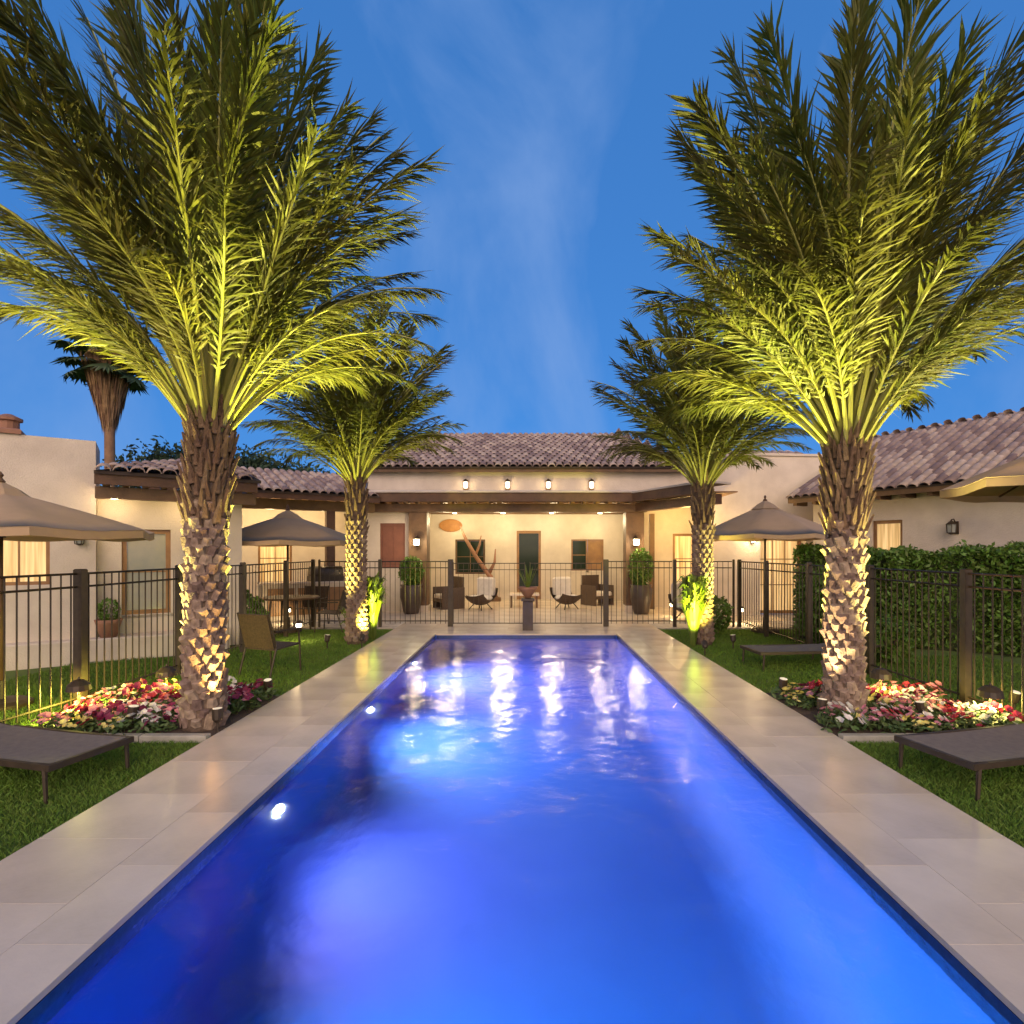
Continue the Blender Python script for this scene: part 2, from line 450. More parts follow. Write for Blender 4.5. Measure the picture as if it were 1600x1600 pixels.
# ------------------------------------------------------------------ tile roofs
def tile_mesh(n=5, r=0.105, ln=0.42, th=0.016):
    mb = MB(); vs = []; fs = []
    for k, (yy, rr) in enumerate(((0, r), (ln, r*0.82))):
        for j in range(n+1):
            q = math.pi*j/n
            vs.append((rr*math.cos(q), yy, rr*math.sin(q)*0.75))
    for j in range(n+1):
        q = math.pi*j/n
        vs.append(((r-th)*math.cos(q), 0, (r-th)*math.sin(q)*0.75))
    for j in range(n):
        fs.append((j, j+1, n+1+j+1, n+1+j)); fs.append((j+1, j, 2*(n+1)+j, 2*(n+1)+j+1))
    mb.add(vs, fs); return mb
TILE_MB = tile_mesh(); TILE = TILE_MB.mesh('roof_tile', M_tile, True)
TV = np.array(TILE_MB.v)
def roof_plane(parent, A, B, C, D, n_parts=0, step=0.215, gauge=0.34, jitter=0.006, nearest=None, underlay=True, ridge=False):
    """A-B eave, D-C ridge (A under D, B under C)"""
    A, B, C, D = map(Vector, (A, B, C, D))
    if underlay:
        nrm = (B-A).cross(D-A).normalized()
        if nrm.z < 0: nrm = -nrm
        off = nrm*0.05
        vs = [A, B, C, D, A-off, B-off, C-off, D-off]
        MB().add(vs, [(0,1,2,3),(7,6,5,4),(0,4,5,1),(1,5,6,2),(2,6,7,3),(3,7,4,0)]).build('roof_deck', M_pan, parent)
    ex = (B-A).normalized(); nrm = (B-A).cross(D-A).normalized()
    if nrm.z < 0: nrm = -nrm; 
    uy = nrm.cross(ex).normalized()
    if uy.z < 0: uy = -uy
    slope = (D-A).dot(uy)
    spots = []
    nr = int(slope/gauge)+1
    for r in range(nr):
        v = r*gauge - 0.06
        f = max(0, min(1, v/slope))
        a = (D-A).dot(ex)*f; b = (B-A).length + (C-B).dot(ex)*f
        u = a + step/2 + (0.0)
        while u < b - step/3:
            spots.append((u + random.uniform(-jitter, jitter), v + random.uniform(-0.02, 0.02))); u += step
    rm = Matrix((ex, uy, nrm)).transposed()
    rot = rm.to_euler()
    if nearest is not None:
        spots.sort(key=lambda s: (A + ex*s[0] + uy*s[1] - Vector(nearest)).length)
    tilt = Matrix.Rotation(R(2.5), 3, 'X')
    for (u, v) in spots[:n_parts]:
        link('roof_tile', TILE, parent, A + ex*u + uy*v + nrm*0.012, (rm @ tilt @ Matrix.Rotation(random.uniform(-.02,.02), 3, 'Z')).to_euler())
    rest = spots[n_parts:]
    if rest:
        big = MB(); T = np.array((rm @ tilt))
        W = TV @ T.T
        for (u, v) in rest:
            o = np.array(A + ex*u + uy*v + nrm*0.012)
            big.add([tuple(q) for q in (W + o)], TILE_MB.f)
        o = big.build('roof_tiles_run', M_tile, parent, True); o['kind'] = 'stuff'
    if ridge:
        # ridge caps along D-C
        k = int((C-D).length/0.36); e2 = (C-D).normalized()
        mb = MB()
        side = e2.cross(Vector((0,0,1))).normalized(); 
        for i in range(k+1):
            o = D + e2*0.36*i + Vector((0,0,0.0))
            vs = []
            for s_, rr in ((0, 0.13), (0.40, 0.11)):
                for j in range(7):
                    q = math.pi*j/6
                    vs.append(o + e2*s_ + side*rr*math.cos(q) + Vector((0,0,1))*rr*math.sin(q)*0.9 + Vector((0,0,-0.03+0.012*(1-s_))))
            mb.add(vs, [(j, j+1, 8+j, 7+j) for j in range(6)])
        o = mb.build('ridge_tiles', M_tile, parent, True); o['kind'] = 'stuff'

# ------------------------------------------------------------------ wall lamp, window builders
def wall_lantern(loc, rz, label, size=0.38, lit=True, power=8, group='wall lanterns on the house', col=WARM):
    t = thing('wall_lantern', label, 'lantern', loc, rz, group)
    s = size
    MB().box(-0.05*s/.38, 0.05*s/.38, -0.03, 0, -s*0.25, s*0.35).build('back_plate', M_metal, t)
    MB().tube([(0,-0.02,s*.3),(0,-0.08,s*.45),(0,-s*.4,s*.42),(0,-s*.42,s*.3)], 0.012, 6).build('arm', M_metal, t)
    c = (0, -s*.42, 0)
    MB().lathe([(s*.26, s*.20), (s*.24, s*.22), (s*.05, s*.36), (s*.01, s*.42)], 6, c).build('cap', M_metal, t)
    MB().lathe([(s*.20, s*.195), (s*.17, -s*.18)], 6, c).build('lamp_glass', M_bulb if lit else M_glasspale, t)
    MB().lathe([(s*.19, -s*.185), (s*.19, -s*.21), (s*.04, -s*.28)], 6, c).build('foot', M_metal, t)
    bars = MB()
    for j in range(6):
        q = math.pi/3*j
        bars.tube([(s*.21*math.cos(q), c[1]+s*.21*math.sin(q), s*.2), (s*.18*math.cos(q), c[1]+s*.18*math.sin(q), -s*.2)], 0.007, 4)
    bars.build('cage', M_metal, t)
    if lit and power:
        lamp('lantern_light', 'POINT', (0, -s*.42-0.16, 0), power, col, t, 0.07)
    return t
def window(parent, x0, x1, z0, z1, y, glass, nx=1, nz=2, fw=0.06, frame_mat=None, name='window', sill=True):
    fm = frame_mat or M_woodl
    w_ = MB()
    w_.box(x0, x1, y-0.05, y, z1-fw, z1); w_.box(x0, x1, y-0.05, y, z0, z0+fw)
    w_.box(x0, x0+fw, y-0.048, y, z0+fw, z1-fw); w_.box(x1-fw, x1, y-0.048, y, z0+fw, z1-fw)
    f = w_.build(name, fm, parent)
    gx0, gx1, gz0, gz1 = x0+fw, x1-fw, z0+fw, z1-fw
    bars = MB()
    for i in range(1, nx):
        xx = gx0 + (gx1-gx0)*i/nx; bars.box(xx-0.012, xx+0.012, y-0.036, y-0.012, gz0, gz1)
    for i in range(1, nz):
        zz = gz0 + (gz1-gz0)*i/nz; bars.box(gx0, gx1, y-0.034, y-0.014, zz-0.012, zz+0.012)
    if bars.v: bars.build('glazing_bar', fm, f)
    for i in range(nx):
        for k in range(nz):
            a0 = gx0+(gx1-gx0)*i/nx; a1 = gx0+(gx1-gx0)*(i+1)/nx
            b0 = gz0+(gz1-gz0)*k/nz; b1 = gz0+(gz1-gz0)*(k+1)/nz
            MB().box(a0+.002, a1-.002, y-0.026, y-0.018, b0+.002, b1-.002).build('pane', glass, f)
    if sill:
        MB().bbox(x0-0.05, x1+0.05, y-0.09, y+0.0, z0-0.06, z0-0.002, 0.01).build('sill', M_stucco, f)
    return f
def wall_with_holes(x0, x1, z0, z1, y0, y1, holes, mats, parent, name='wall', loc=None):
    """straight wall along local x with rectangular holes (x0,x1,z0,z1), butted boxes"""
    mb = MB(); xs = sorted(set([x0, x1] + [h[0] for h in holes] + [h[1] for h in holes]))
    for a, b in zip(xs[:-1], xs[1:]):
        hs_ = sorted([h for h in holes if h[0] <= a+1e-6 and h[1] >= b-1e-6], key=lambda h: h[2])
        z = z0
        for h in hs_:
            if h[2] > z: mb.box(a, b, y0, y1, z, h[2])
            z = h[3]
        if z < z1: mb.box(a, b, y0, y1, z, z1)
    return mb.build(name, mats, parent)

# ------------------------------------------------------------------ LEFT WING  (turned towards the pool)
RW = math.atan2(1.05, 1.53)
LW = thing('house_wing', 'cream stucco left wing with chimney block and timber eave behind the left fence', 'house', (-7.2, 8.3, 0), RW)
wy = 0.42
MB().bbox(-4, 2.5, 0.0, wy, -0.05, 0.33, 0.02).build('terrace_plinth', M_stucco, LW)
wall_with_holes(0.66, 2.5, 0.0, 2.56, wy, wy+0.25, [(0.98, 1.66, 0.64, 2.05)], M_stucco, LW)
window(LW, 0.98, 1.66, 0.64, 2.05, wy+0.09, M_glasspale, 1, 2, 0.07)
MB().box(2.5, 2.75, wy, 4.0, 0, 2.55).build('side_wall', M_stucco, LW)
wall_with_holes(-4.0, 0.655, 0.0, 3.42, wy-0.18, wy+0.9, [(-0.62, 0.10, 1.18, 2.02)], M_stucco, LW, 'chimney_block')
window(LW, -0.62, 0.10, 1.18, 2.02, wy-0.08, M_glasslit, 2, 1, 0.05)
MB().bbox(-4.04, -0.22, wy-0.22, wy+0.94, 3.422, 3.50, 0.02).build('coping', M_terra, LW)
MB().lathe([(0.13,0),(0.13,0.16),(0.17,0.17),(0.17,0.21),(0.05,0.27)], 12, (-0.42, wy+0.2, 3.5)).build('vent_cap', M_terra, LW)
# timber eave
ey = -0.28
MB().box(0.662, 2.9, ey, ey+0.06, 2.70, 2.90).build('fascia', M_wood, LW)
MB().box(0.662, 2.9, ey+0.16, ey+0.34, 2.50, 2.68).build('beam', M_wood, LW)
MB().box(0.662, 2.9, ey+0.36, wy+0.9, 2.655, 2.685).build('soffit', M_wood, LW)
for i in range(9):
    xx = 0.80 + i*0.25
    MB().box(xx-0.045, xx+0.045, ey+0.061, wy, 2.69, 2.80).build('rafter', M_woodl, LW)
roof_plane(LW, (0.66, ey-0.05, 2.90), (2.95, ey-0.05, 2.90), (2.95, 3.2, 3.6), (2.2, 3.2, 3.6), 0)
wall_lantern(LW.matrix_basis @ Vector((1.93, wy, 1.9)), RW, 'unlit black lantern right of the tall curtained window of the left wing', 0.34, False)
wall_lantern(LW.matrix_basis @ Vector((0.46, wy-0.18, 1.86)), RW, 'unlit black lantern below the edge of the left umbrella, on the chimney block', 0.30, False)
tl = thing('wall_light', 'recessed eave downlight glowing between the rafters of the left wing', 'light', LW.matrix_basis @ Vector((1.4, -0.0, 2.70)), RW, None)
for sx in (-0.5, 0.5):
    MB().lathe([(0.05, 0), (0.05, -0.03)], 10, (sx, 0.06, -0.05)).build('lamp_glass', M_bulb, tl)
    lamp('eave_light', 'POINT', (sx, 0.05, -0.22), 4, WARM, tl, 0.05)

# ------------------------------------------------------------------ LEFT PORCH (farther, behind the second umbrella)
LP0 = Vector((-8.2, 13.0, 0)); LP1 = Vector((-4.2, 15.5, 0))
rp = math.atan2(LP1.y-LP0.y, LP1.x-LP0.x); LPL = (LP1-LP0).length
LP = thing('porch_wing', 'low timber beamed porch with cream wall behind the middle left umbrella', 'porch', LP0, rp)
wall_with_holes(-0.5, LPL+1.02, 0, 3.0, 2.2, 2.45, [(2.05, 2.95, 0.75, 2.2)], M_stucco, LP)
window(LP, 2.05, 2.95, 0.75, 2.2, 2.28, M_glasslit, 2, 2, 0.06)
MB().box(-0.5, LPL, 0, 0.22, 2.74, 3.0).build('beam', M_wood, LP)
MB().box(-0.5, LPL, -0.42, -0.36, 2.98, 3.14).build('fascia', M_wood, LP)
MB().box(-0.5, LPL, -0.355, 2.4, 3.10, 3.13).build('ceiling', M_wood, LP)
for i in range(14):
    xx = 0.0 + i*0.34
    MB().box(xx-0.05, xx+0.05, -0.355, 2.19, 3.003, 3.095).build('rafter', M_woodl, LP)
for xx in (0.35, 3.55):
    MB().box(xx-0.11, xx+0.11, 0.0, 0.22, 0, 2.738).build('post', M_wood, LP)
roof_plane(LP, (-0.5, -0.45, 3.15), (LPL, -0.45, 3.15), (LPL, 2.9, 4.02), (-0.5, 2.9, 4.02), 0)
fx = thing('ceiling_lights', 'three small downlights glowing under the left porch ceiling', 'light', LP.matrix_basis @ Vector((2.2, 1.1, 3.0)), rp)
for sx in (-1.4, 0.0, 1.4):
    MB().lathe([(0.06, 0), (0.06, -0.02)], 10, (sx, 0.1, 0.0)).build('lamp_glass', M_bulb, fx)
    lamp('porch_light', 'POINT', (sx, 0.0, -0.35), 22, WARM, fx, 0.08)

# ------------------------------------------------------------------ CENTRE HOUSE with covered patio
CH = thing('main_house', 'cream main house with tiled hip roof and lit covered patio beyond the pool', 'house', (0, 15.5, 0))
# back wall of the patio at y = 19.5  (local 4.0)
D0, D1 = -0.37, 0.47
wall_with_holes(-3.6, 3.6, 0, 3.4, 4.0, 4.25, [(D0, D1, 0, 2.38), (1.52, 2.64, 1.0, 2.08), (-2.50, -1.46, 0.88, 2.08)], M_stucco, CH, 'patio_back_wall')
dr = MB(); dr.box(D0, D0+.08, 4.05, 4.14, 0, 2.38); dr.box(D1-.08, D1, 4.05, 4.14, 0, 2.38); dr.box(D0+.08, D1-.08, 4.05, 4.14, 2.29, 2.38); dr.box(D0+.08, D1-.08, 4.06, 4.13, 0, 0.45)
do = dr.build('glazed_door', M_woodl, CH)
MB().box(D0+.082, D1-.082, 4.085, 4.10, 0.452, 2.288).build('pane', M_glassdark, do)
MB().tube([(D1-.13, 4.03, 1.0), (D1-.13, 4.0, 1.05), (D1-.13, 4.03, 1.1)], 0.012, 6).build('handle', M_metal, do)
window(CH, 1.52, 2.08, 1.0, 2.08, 4.08, M_glassdark, 1, 2, 0.05)
window(CH, 2.09, 2.64, 1.0, 2.08, 4.08, M_woodl, 1, 2, 0.05, name='shuttered_window')
window(CH, -2.50, -1.46, 0.88, 2.08, 4.08, M_glassdark, 2, 2, 0.06, M_wood)
# side walls of the recess
MB().box(-3.62, -3.37, 0.5, 3.998, 0, 3.4).build('patio_side_wall', M_stucco, CH)
MB().box(3.40, 3.65, 1.6, 3.998, 0, 3.4).build('patio_side_wall', M_stucco, CH)
MB().box(-4.62, -4.40, 0.502, 4.2, 0, 3.16).build('outer_side_wall', M_stucco, CH)
# front left wall pier with shuttered window
wall_with_holes(-4.62, -3.30, 0, 2.76, 0.25, 0.5, [(-4.12, -3.42, 1.22, 2.46)], M_stucco, CH, 'front_wall')
window(CH, -4.12, -3.42, 1.22, 2.46, 0.33, M_shutter, 2, 1, 0.05, M_shutter, 'shuttered_window')
for xs, nm in ((-3.27, 'l'), (2.72, 'r')):
    c = MB(); c.bbox(xs, xs+0.5, 0.02, 0.5, 0, 2.755, 0.01)
    c.build('column', M_wood if True else M_stucco, CH)
    MB().bbox(xs-0.04, xs+0.54, -0.02, 0.54, 0, 0.18, 0.015).build('column_base', M_stone, CH)
MB().box(-4.62, 3.3, 0.0, 0.3, 2.76, 2.98).build('patio_beam', M_wood, CH)
MB().box(-4.62, 3.3, -0.30, -0.22, 3.02, 3.26).build('fascia', M_wood, CH)
for i in range(24):
    xx = -4.45 + i*0.335
    o = MB().box(xx-0.055, xx+0.055, -0.218, 0.45, 2.982, 3.12).build('rafter_tail', M_woodl, CH)
MB().box(-4.62, 3.3, -0.2, 0.42, 3.125, 3.16).build('soffit', M_wood, CH)
MB().box(-4.6, 3.6, 0.46, 3.998, 3.05, 3.10).build('patio_ceiling', M_woodl, CH)
for i in range(9):
    yb = 0.8 + i*0.37
    MB().box(-3.36, 3.39, yb, yb+0.1, 2.94, 3.048).build('ceiling_beam', M_wood, CH)
# cream band over the beam, then the hip roof
MB().box(-4.55, 5.6, 0.5, 0.75, 3.165, 3.95).build('upper_wall', M_stucco, CH)
MB().bbox(-4.6, 3.36, -0.34, 0.498, 3.262, 3.32, 0.02).build('ledge', M_stucco, CH)
MB().box(-4.75, 4.45, 0.28, 0.34, 3.90, 4.04).build('eave_board', M_wood, CH)
MB().box(-4.75, 5.6, 0.342, 0.9, 3.952, 3.98).build('eave_soffit', M_wood, CH)
E0, E1 = (-4.8, 0.22, 4.04), (4.5, 0.22, 4.04)
Rg0, Rg1 = (-3.35, 5.4, 5.94), (3.35, 5.4, 5.94)
roof_plane(CH, E0, E1, Rg1, Rg0, 0, ridge=True)
roof_plane(CH, (-4.8, 10.5, 4.04), E0, Rg0, Rg0, 0, step=0.25)
roof_plane(CH, E1, (4.5, 10.5, 4.04), Rg1, Rg1, 0, step=0.25)
# right diagonal porch beam and its ochre lit wall
a = Vector((2.95, 0.0, 0)); b = Vector((4.25, -2.6, 0)); dd = (b-a).normalized(); pn = Vector((-dd.y, dd.x, 0))*0.13
def diag(z0, z1, off, name, ma, wd=1.0):
    o2 = Vector((-dd.y, dd.x, 0))*off
    vs = []
    for z in (z0, z1):
        for q in (a+o2-pn*wd, b+o2-pn*wd, b+o2+pn*wd, a+o2+pn*wd): vs.append((q.x, q.y, z))
    MB().add(vs, [(0,3,2,1),(4,5,6,7),(0,1,5,4),(1,2,6,5),(2,3,7,6),(3,0,4,7)]).build(name, ma, CH)
diag(2.77, 3.0, 0.15, 'side_beam', M_wood)
diag(3.02, 3.24, -0.2, 'side_fascia', M_wood, 0.3)
diag(3.245, 3.29, 0.15, 'side_ledge', M_stucco, 3.2)
MB().add([(2.6,0.52,3.03),(3.1,-0.1,3.03),(4.3,-2.6,3.03),(4.82,-2.6,3.03),(4.82,1.34,3.03),(2.6,1.34,3.03),
          (2.6,0.52,3.06),(3.1,-0.1,3.06),(4.3,-2.6,3.06),(4.82,-2.6,3.06),(4.82,1.34,3.06),(2.6,1.34,3.06)],
         [(5,4,3,2,1,0),(6,7,8,9,10,11),(0,1,7,6),(1,2,8,7),(2,3,9,8),(3,4,10,9),(4,5,11,10),(5,0,6,11)]).build('side_ceiling', M_woodl, CH)
wall_with_holes(3.40, 6.2, 0, 3.025, 1.35, 1.598, [(4.35, 5.0, 0, 2.2)], M_stucco, CH, 'side_porch_wall')
window(CH, 4.35, 5.0, 0.02, 2.2, 1.43, M_glasslit, 1, 3, 0.07, name='glazed_door', sill=False)
for px_, py_ in ((3.62, 0.9), (4.15, -2.2)):
    MB().box(px_-0.07, px_+0.07, py_-0.07, py_+0.07, 0, 2.765).build('porch_post', M_wood, CH)

# lanterns: two on the columns, four small ones on the cream band
for X, lb in ((-3.02, 'lit lantern on the left patio column above a dark planter'), (2.97, 'lit lantern on the right patio column above a dark planter')):
    wall_lantern((X, 15.52, 1.92), 0, lb, 0.42, True, 12, col=(1.0, 0.78, 0.45))
for px_, lb in ((727, 'leftmost'), (793, 'second from left'), (857, 'third from left'), (925, 'rightmost')):
    X = (px_-824)/F*15.8
    t = thing('band_light', lb+' of four small glowing lanterns on the cream band above the patio', 'lantern', (X, 15.99, 3.55), 0, 'small lanterns on the cream band')
    MB().box(-.07, .07, -.02, 0, -.13, .15).build('back_plate', M_woodl, t)
    MB().lathe([(.045, -.10), (.065, -.06), (.065, .07), (.05, .09)], 8, (0, -.10, 0)).build('lamp_glass', M_bulbs, t)
    MB().lathe([(.085, .092), (.02, .17)], 8, (0, -.10, 0)).build('cap', M_metal, t)
    MB().tube([(0, -.01, .12), (0, -.1, .17)], .01, 6).build('arm', M_metal, t)
    lamp('band_lamp', 'POINT', (0, -0.24, 0), 1.2, WARM, t, 0.04)
# patio ceiling downlights
ct = thing('ceiling_lights', 'row of small round downlights under the patio ceiling', 'light', (0, 15.5, 2.94))
for X in (-2.4, -0.8, 0.8, 2.4):
    for Y in (1.2, 3.1):
        MB().lathe([(0.07, 0), (0.07, -0.02)], 10, (X, Y, -0.002)).build('lamp_glass', M_bulb, ct)
        lamp('patio_light', 'POINT', (X, Y, -0.35), 14, (1.0, 0.80, 0.46), ct, 0.1)
st = thing('ceiling_lights', 'warm downlights over the ochre lit porch right of the patio', 'light', (4.3, 15.3, 2.98))
for X, Y in ((0.1, 0.3), (-0.1, -1.2), (1.1, -0.4)):
    MB().lathe([(0.07, 0), (0.07, -0.02)], 10, (X, Y, 0)).build('lamp_glass', M_bulb, st)
    lamp('side_porch_light', 'POINT', (X, Y, -0.4), 32, (1.0, 0.66, 0.22), st, 0.08)

# ------------------------------------------------------------------ RIGHT GABLE BLOCK
GB = thing('gable_block', 'tall cream stucco block with sloped shoulder between patio porch and right house', 'house', (0, 14.8, 0))
gx0, gx1 = 4.84, 8.3
prof = [(gx0, 0), (6.12, 0), (6.12, 2.25), (7.32, 2.25), (7.32, 0), (gx1, 0), (gx1, 4.14), (5.65, 4.19), (gx0, 3.62)]
def extrude(prof, y0, y1, mi=0):
    k = len(prof); vs = [(x_, y0, z_) for x_, z_ in prof] + [(x_, y1, z_) for x_, z_ in prof]
    fs = [tuple(range(k)), tuple(range(2*k-1, k-1, -1))] + [(i, i+k, (i+1) % k + k, (i+1) % k) for i in range(k)]
    return MB().add(vs, fs)
extrude(prof, 0, 0.5).build('wall', M_stucco, GB)
extrude([(gx0-.05, 3.60), (5.65, 4.2), (gx1+.05, 4.15), (gx1+.05, 4.21), (5.64, 4.27), (gx0-.06, 3.67)], -0.04, 0.6).build('coping', M_stucco, GB)
window(GB, 6.14, 7.30, 0.02, 2.23, 0.3, M_glasslit, 3, 3, 0.08, name='glazed_door', sill=False)
roof_plane(GB, (5.6, 2.0, 4.2), (9.5, 2.0, 4.2), (9.5, 5.0, 5.1), (6.4, 5.0, 5.1), 0, step=0.25)
wall_lantern((5.9, 14.8, 1.95), 0, 'small lantern on the cream block behind the middle right umbrella', 0.28, True, 7)

# ------------------------------------------------------------------ RIGHT HOUSE
ang = math.atan2(-0.88, 0.475)
RH = thing('right_house', 'right hand house with big mottled clay tile roof and pinkish stucco wall behind the hedge', 'house', (6.44, 13.95, 0), ang)
wall_with_holes(0.35, 9.0, 0, 2.93, 0.5, 0.75, [(1.78, 2.42, 1.2, 2.36)], M_stucco, RH)
MB().box(0.35, 0.6, 0.752, 6.6, 0, 2.93).build('end_wall', M_stucco, RH)
extrude([(0.75, 2.932), (6.6, 2.932), (3.7, 4.35)], 0, 0.2)
window(RH, 1.78, 2.42, 1.2, 2.36, 0.6, M_glasslit, 1, 1, 0.07)
MB().box(0.0, 9.0, 0.02, 0.08, 2.86, 3.0).build('fascia', M_wood, RH)
MB().box(0.0, 9.0, 0.082, 0.5, 2.935, 2.965).build('soffit', M_wood, RH)
for i in range(18):
    xx = 0.15 + i*0.5
    MB().box(xx-0.05, xx+0.05, 0.085, 0.495, 2.80, 2.933).build('rafter_tail', M_wood, RH)
roof_plane(RH, (0.0, 0.0, 3.0), (9.0, 0.0, 3.0), (9.0, 3.5, 4.74), (0.0, 3.5, 4.74), 300, nearest=(2.5, 0, 3.0), ridge=True)
roof_plane(RH, (9.0, 7.0, 3.0), (0.0, 7.0, 3.0), (0.0, 3.5, 4.74), (9.0, 3.5, 4.74), 0, step=0.3)
gv = [(0.34, 0.76, 2.935), (0.34, 6.6, 2.935), (0.34, 3.5, 4.55)]
MB().add(gv + [(x_+.2, y_, z_) for x_, y_, z_ in gv], [(0,1,2),(5,4,3),(0,3,4,1),(1,4,5,2),(2,5,3,0)]).build('gable', M_stucco, RH)
wall_lantern(RH.matrix_basis @ Vector((3.42, 0.5, 2.13)), ang, 'unlit dark lantern on the pinkish wall of the right house above the hedge', 0.42, False)

# ------------------------------------------------------------------ FENCES
FH = 1.48
PK = MB().box(-.0055, .0055, -.0055, .0055, 0.06, FH-0.02).mesh('picket', M_metal)
PKG = MB().box(-.0035, .0035, -.0035, .0035, 0.06, FH-0.06).mesh('picket', M_metal)
def fence(label, pts, post_w=0.07, skip_post=()):
    t = thing('metal_fence', label, 'fence', (pts[0][0], pts[0][1], 0))
    o = Vector((pts[0][0], pts[0][1], 0))
    for i, p_ in enumerate(pts):
        q = Vector((p_[0], p_[1], 0)) - o
        ww = p_[2] if len(p_) > 2 else post_w
        MB().bbox(q.x-ww/2, q.x+ww/2, q.y-ww/2, q.y+ww/2, -0.04, FH+0.02, 0.01).build('post', M_metal, t)
    for p_, r_ in zip(pts[:-1], pts[1:]):
        A_ = Vector((p_[0], p_[1], 0)) - o; B_ = Vector((r_[0], r_[1], 0)) - o
        dv = (B_-A_).normalized(); ln = (B_-A_).length
        wa = (p_[2] if len(p_) > 2 else post_w)/2+.001
        for z in (FH-0.03, FH-0.17, 0.12):
            MB().tube([A_+dv*wa+Vector((0,0,z)), B_-dv*wa+Vector((0,0,z))], 0.012, 4).build('rail', M_metal, t)
        k = int(ln/0.11)
        for j in range(1, k):
            q = A_ + dv*(ln*j/k)
            link('picket', PK, t, (q.x, q.y, 0))
    return t
GZ = 12.62
fence('dark metal picket fence along the left lawn', [(-5.1, 2.3), (-4.95, 4.2), (-4.8, 6.05, .09), (-4.8, 7.76), (-4.8, 9.5), (-4.8, 11.2), (-4.8, GZ)])
fence('dark metal picket fence along the right lawn in front of the hedge', [(4.9, 2.3), (4.8, 4.3), (4.75, 6.1, .08), (4.75, 7.8), (4.75, 9.5), (4.75, 11.2), (4.75, GZ)])
fence('short dark fence run left of the pool gate', [(-4.66, GZ, .04), (-3.3, GZ), (-1.72, GZ, .11)])
fence('short dark fence run right of the pool gate', [(1.76, GZ, .11), (3.3, GZ), (4.62, GZ, .04)])
for sgn, lb in ((-1, 'left leaf of the metal pool gate'), (1, 'right leaf of the metal pool gate')):
    g = thing('pool_gate', lb, 'gate', (sgn*0.86, GZ, 0), 0, 'leaves of the pool gate')
    fr = MB(); wv = 0.80
    for xx in (-wv, wv): fr.box(xx-.010, xx+.010, -.010, .010, .05, FH-0.04)
    fr.box(-wv+.011, wv-.011, -.009, .009, .06, .08); fr.box(-wv+.011, wv-.011, -.009, .009, FH-0.08, FH-0.06); fr.box(-wv+.011, wv-.011, -.009, .009, FH-0.22, FH-0.205)
    fr.build('gate_frame', M_metal, g)
    for j in range(1, 14):
        link('picket', PKG, g, (-wv + 2*wv*j/14, 0, 0))
    if sgn < 0:
        MB().box(wv-.03, wv+.03, -.05, -.016, .95, 1.10).build('latch', M_metal, g)

# ------------------------------------------------------------------ PALMS
def frond_mesh(name, Lf, bend, seed, npair=58, lw=0.013, ll=0.46, bw=0.035):
    rg = random.Random(seed)
    mb = MB(); N = 14
    pts = []; p_ = Vector((0, 0, 0)); tan = []
    for i in range(N+1):
        s_ = i/N
        th = bend * (s_**1.45)
        t_ = Vector((math.sin(th), 0, math.cos(th)))
        pts.append(p_.copy()); tan.append(t_)
        p_ = p_ + t_ * (Lf/N)
    side0 = rg.uniform(-0.10, 0.10)
    for i in range(N+1): pts[i].y += side0 * (i/N)**2 * Lf
    rad = [bw*(1-0.88*(i/N)**0.7)+0.003 for i in range(N+1)]
    mb.tube(pts, rad, 5, 0)
    def at(s_):
        q = s_*N; i = min(int(q), N-1); f = q-i
        return pts[i].lerp(pts[i+1], f), (tan[i].lerp(tan[i+1], f)).normalized()
    for k in range(npair):
        s_ = 0.23 + 0.765*(k/(npair-1))
        o_, t_ = at(s_)
        env = min(1, 0.25 + (s_-0.23)/0.20) * (1 - 0.48*max(0, (s_-0.6)/0.4)**1.5)
        for sg in (-1, 1):
            ln = ll*env*rg.uniform(0.72, 1.15)
            fwd = R(rg.uniform(26, 62) - 18*s_)
            sidev = Vector((0, sg, 0)); upv = t_.cross(Vector((0, 1, 0))).normalized() * -1
            rise = R(rg.choice((6, 28, 50)) + rg.uniform(-14, 14))
            lat = sidev*math.cos(rise) + upv*math.sin(rise)*-1*(-1)
            dr_ = (t_*math.cos(fwd) + lat*math.sin(fwd)).normalized()
            wdir = dr_.cross(upv).normalized()
            wd = lw*rg.uniform(0.8, 1.2)
            mid = o_ + dr_*ln*0.45
            tip = o_ + dr_*ln + Vector((0.02, 0, -0.09))*ln*rg.uniform(0, 1.6)
            mb.add([o_ + Vector((0,0,0)), mid + wdir*wd, tip, mid - wdir*wd], [(0,1,2,3)], 1)
    return mb.mesh(name, [M_rachis, M_leaf])
FR_SETS = {}
def frond_set(Lf, n_var, tag_):
    key = (Lf, tag_)
    if key not in FR_SETS:
        FR_SETS[key] = [frond_mesh('frond', Lf*random.Random(i*3+1).uniform(0.93, 1.07), R(bd), 100+i+int(Lf*10),
                                   104 if tag_ == 'near' else 60, 0.0145 if tag_ == 'near' else 0.021, 0.56 if tag_ == 'near' else 0.52)
                        for i, bd in enumerate((14, 24, 36, 52, 68, 84)[:n_var])]
    return FR_SETS[key]

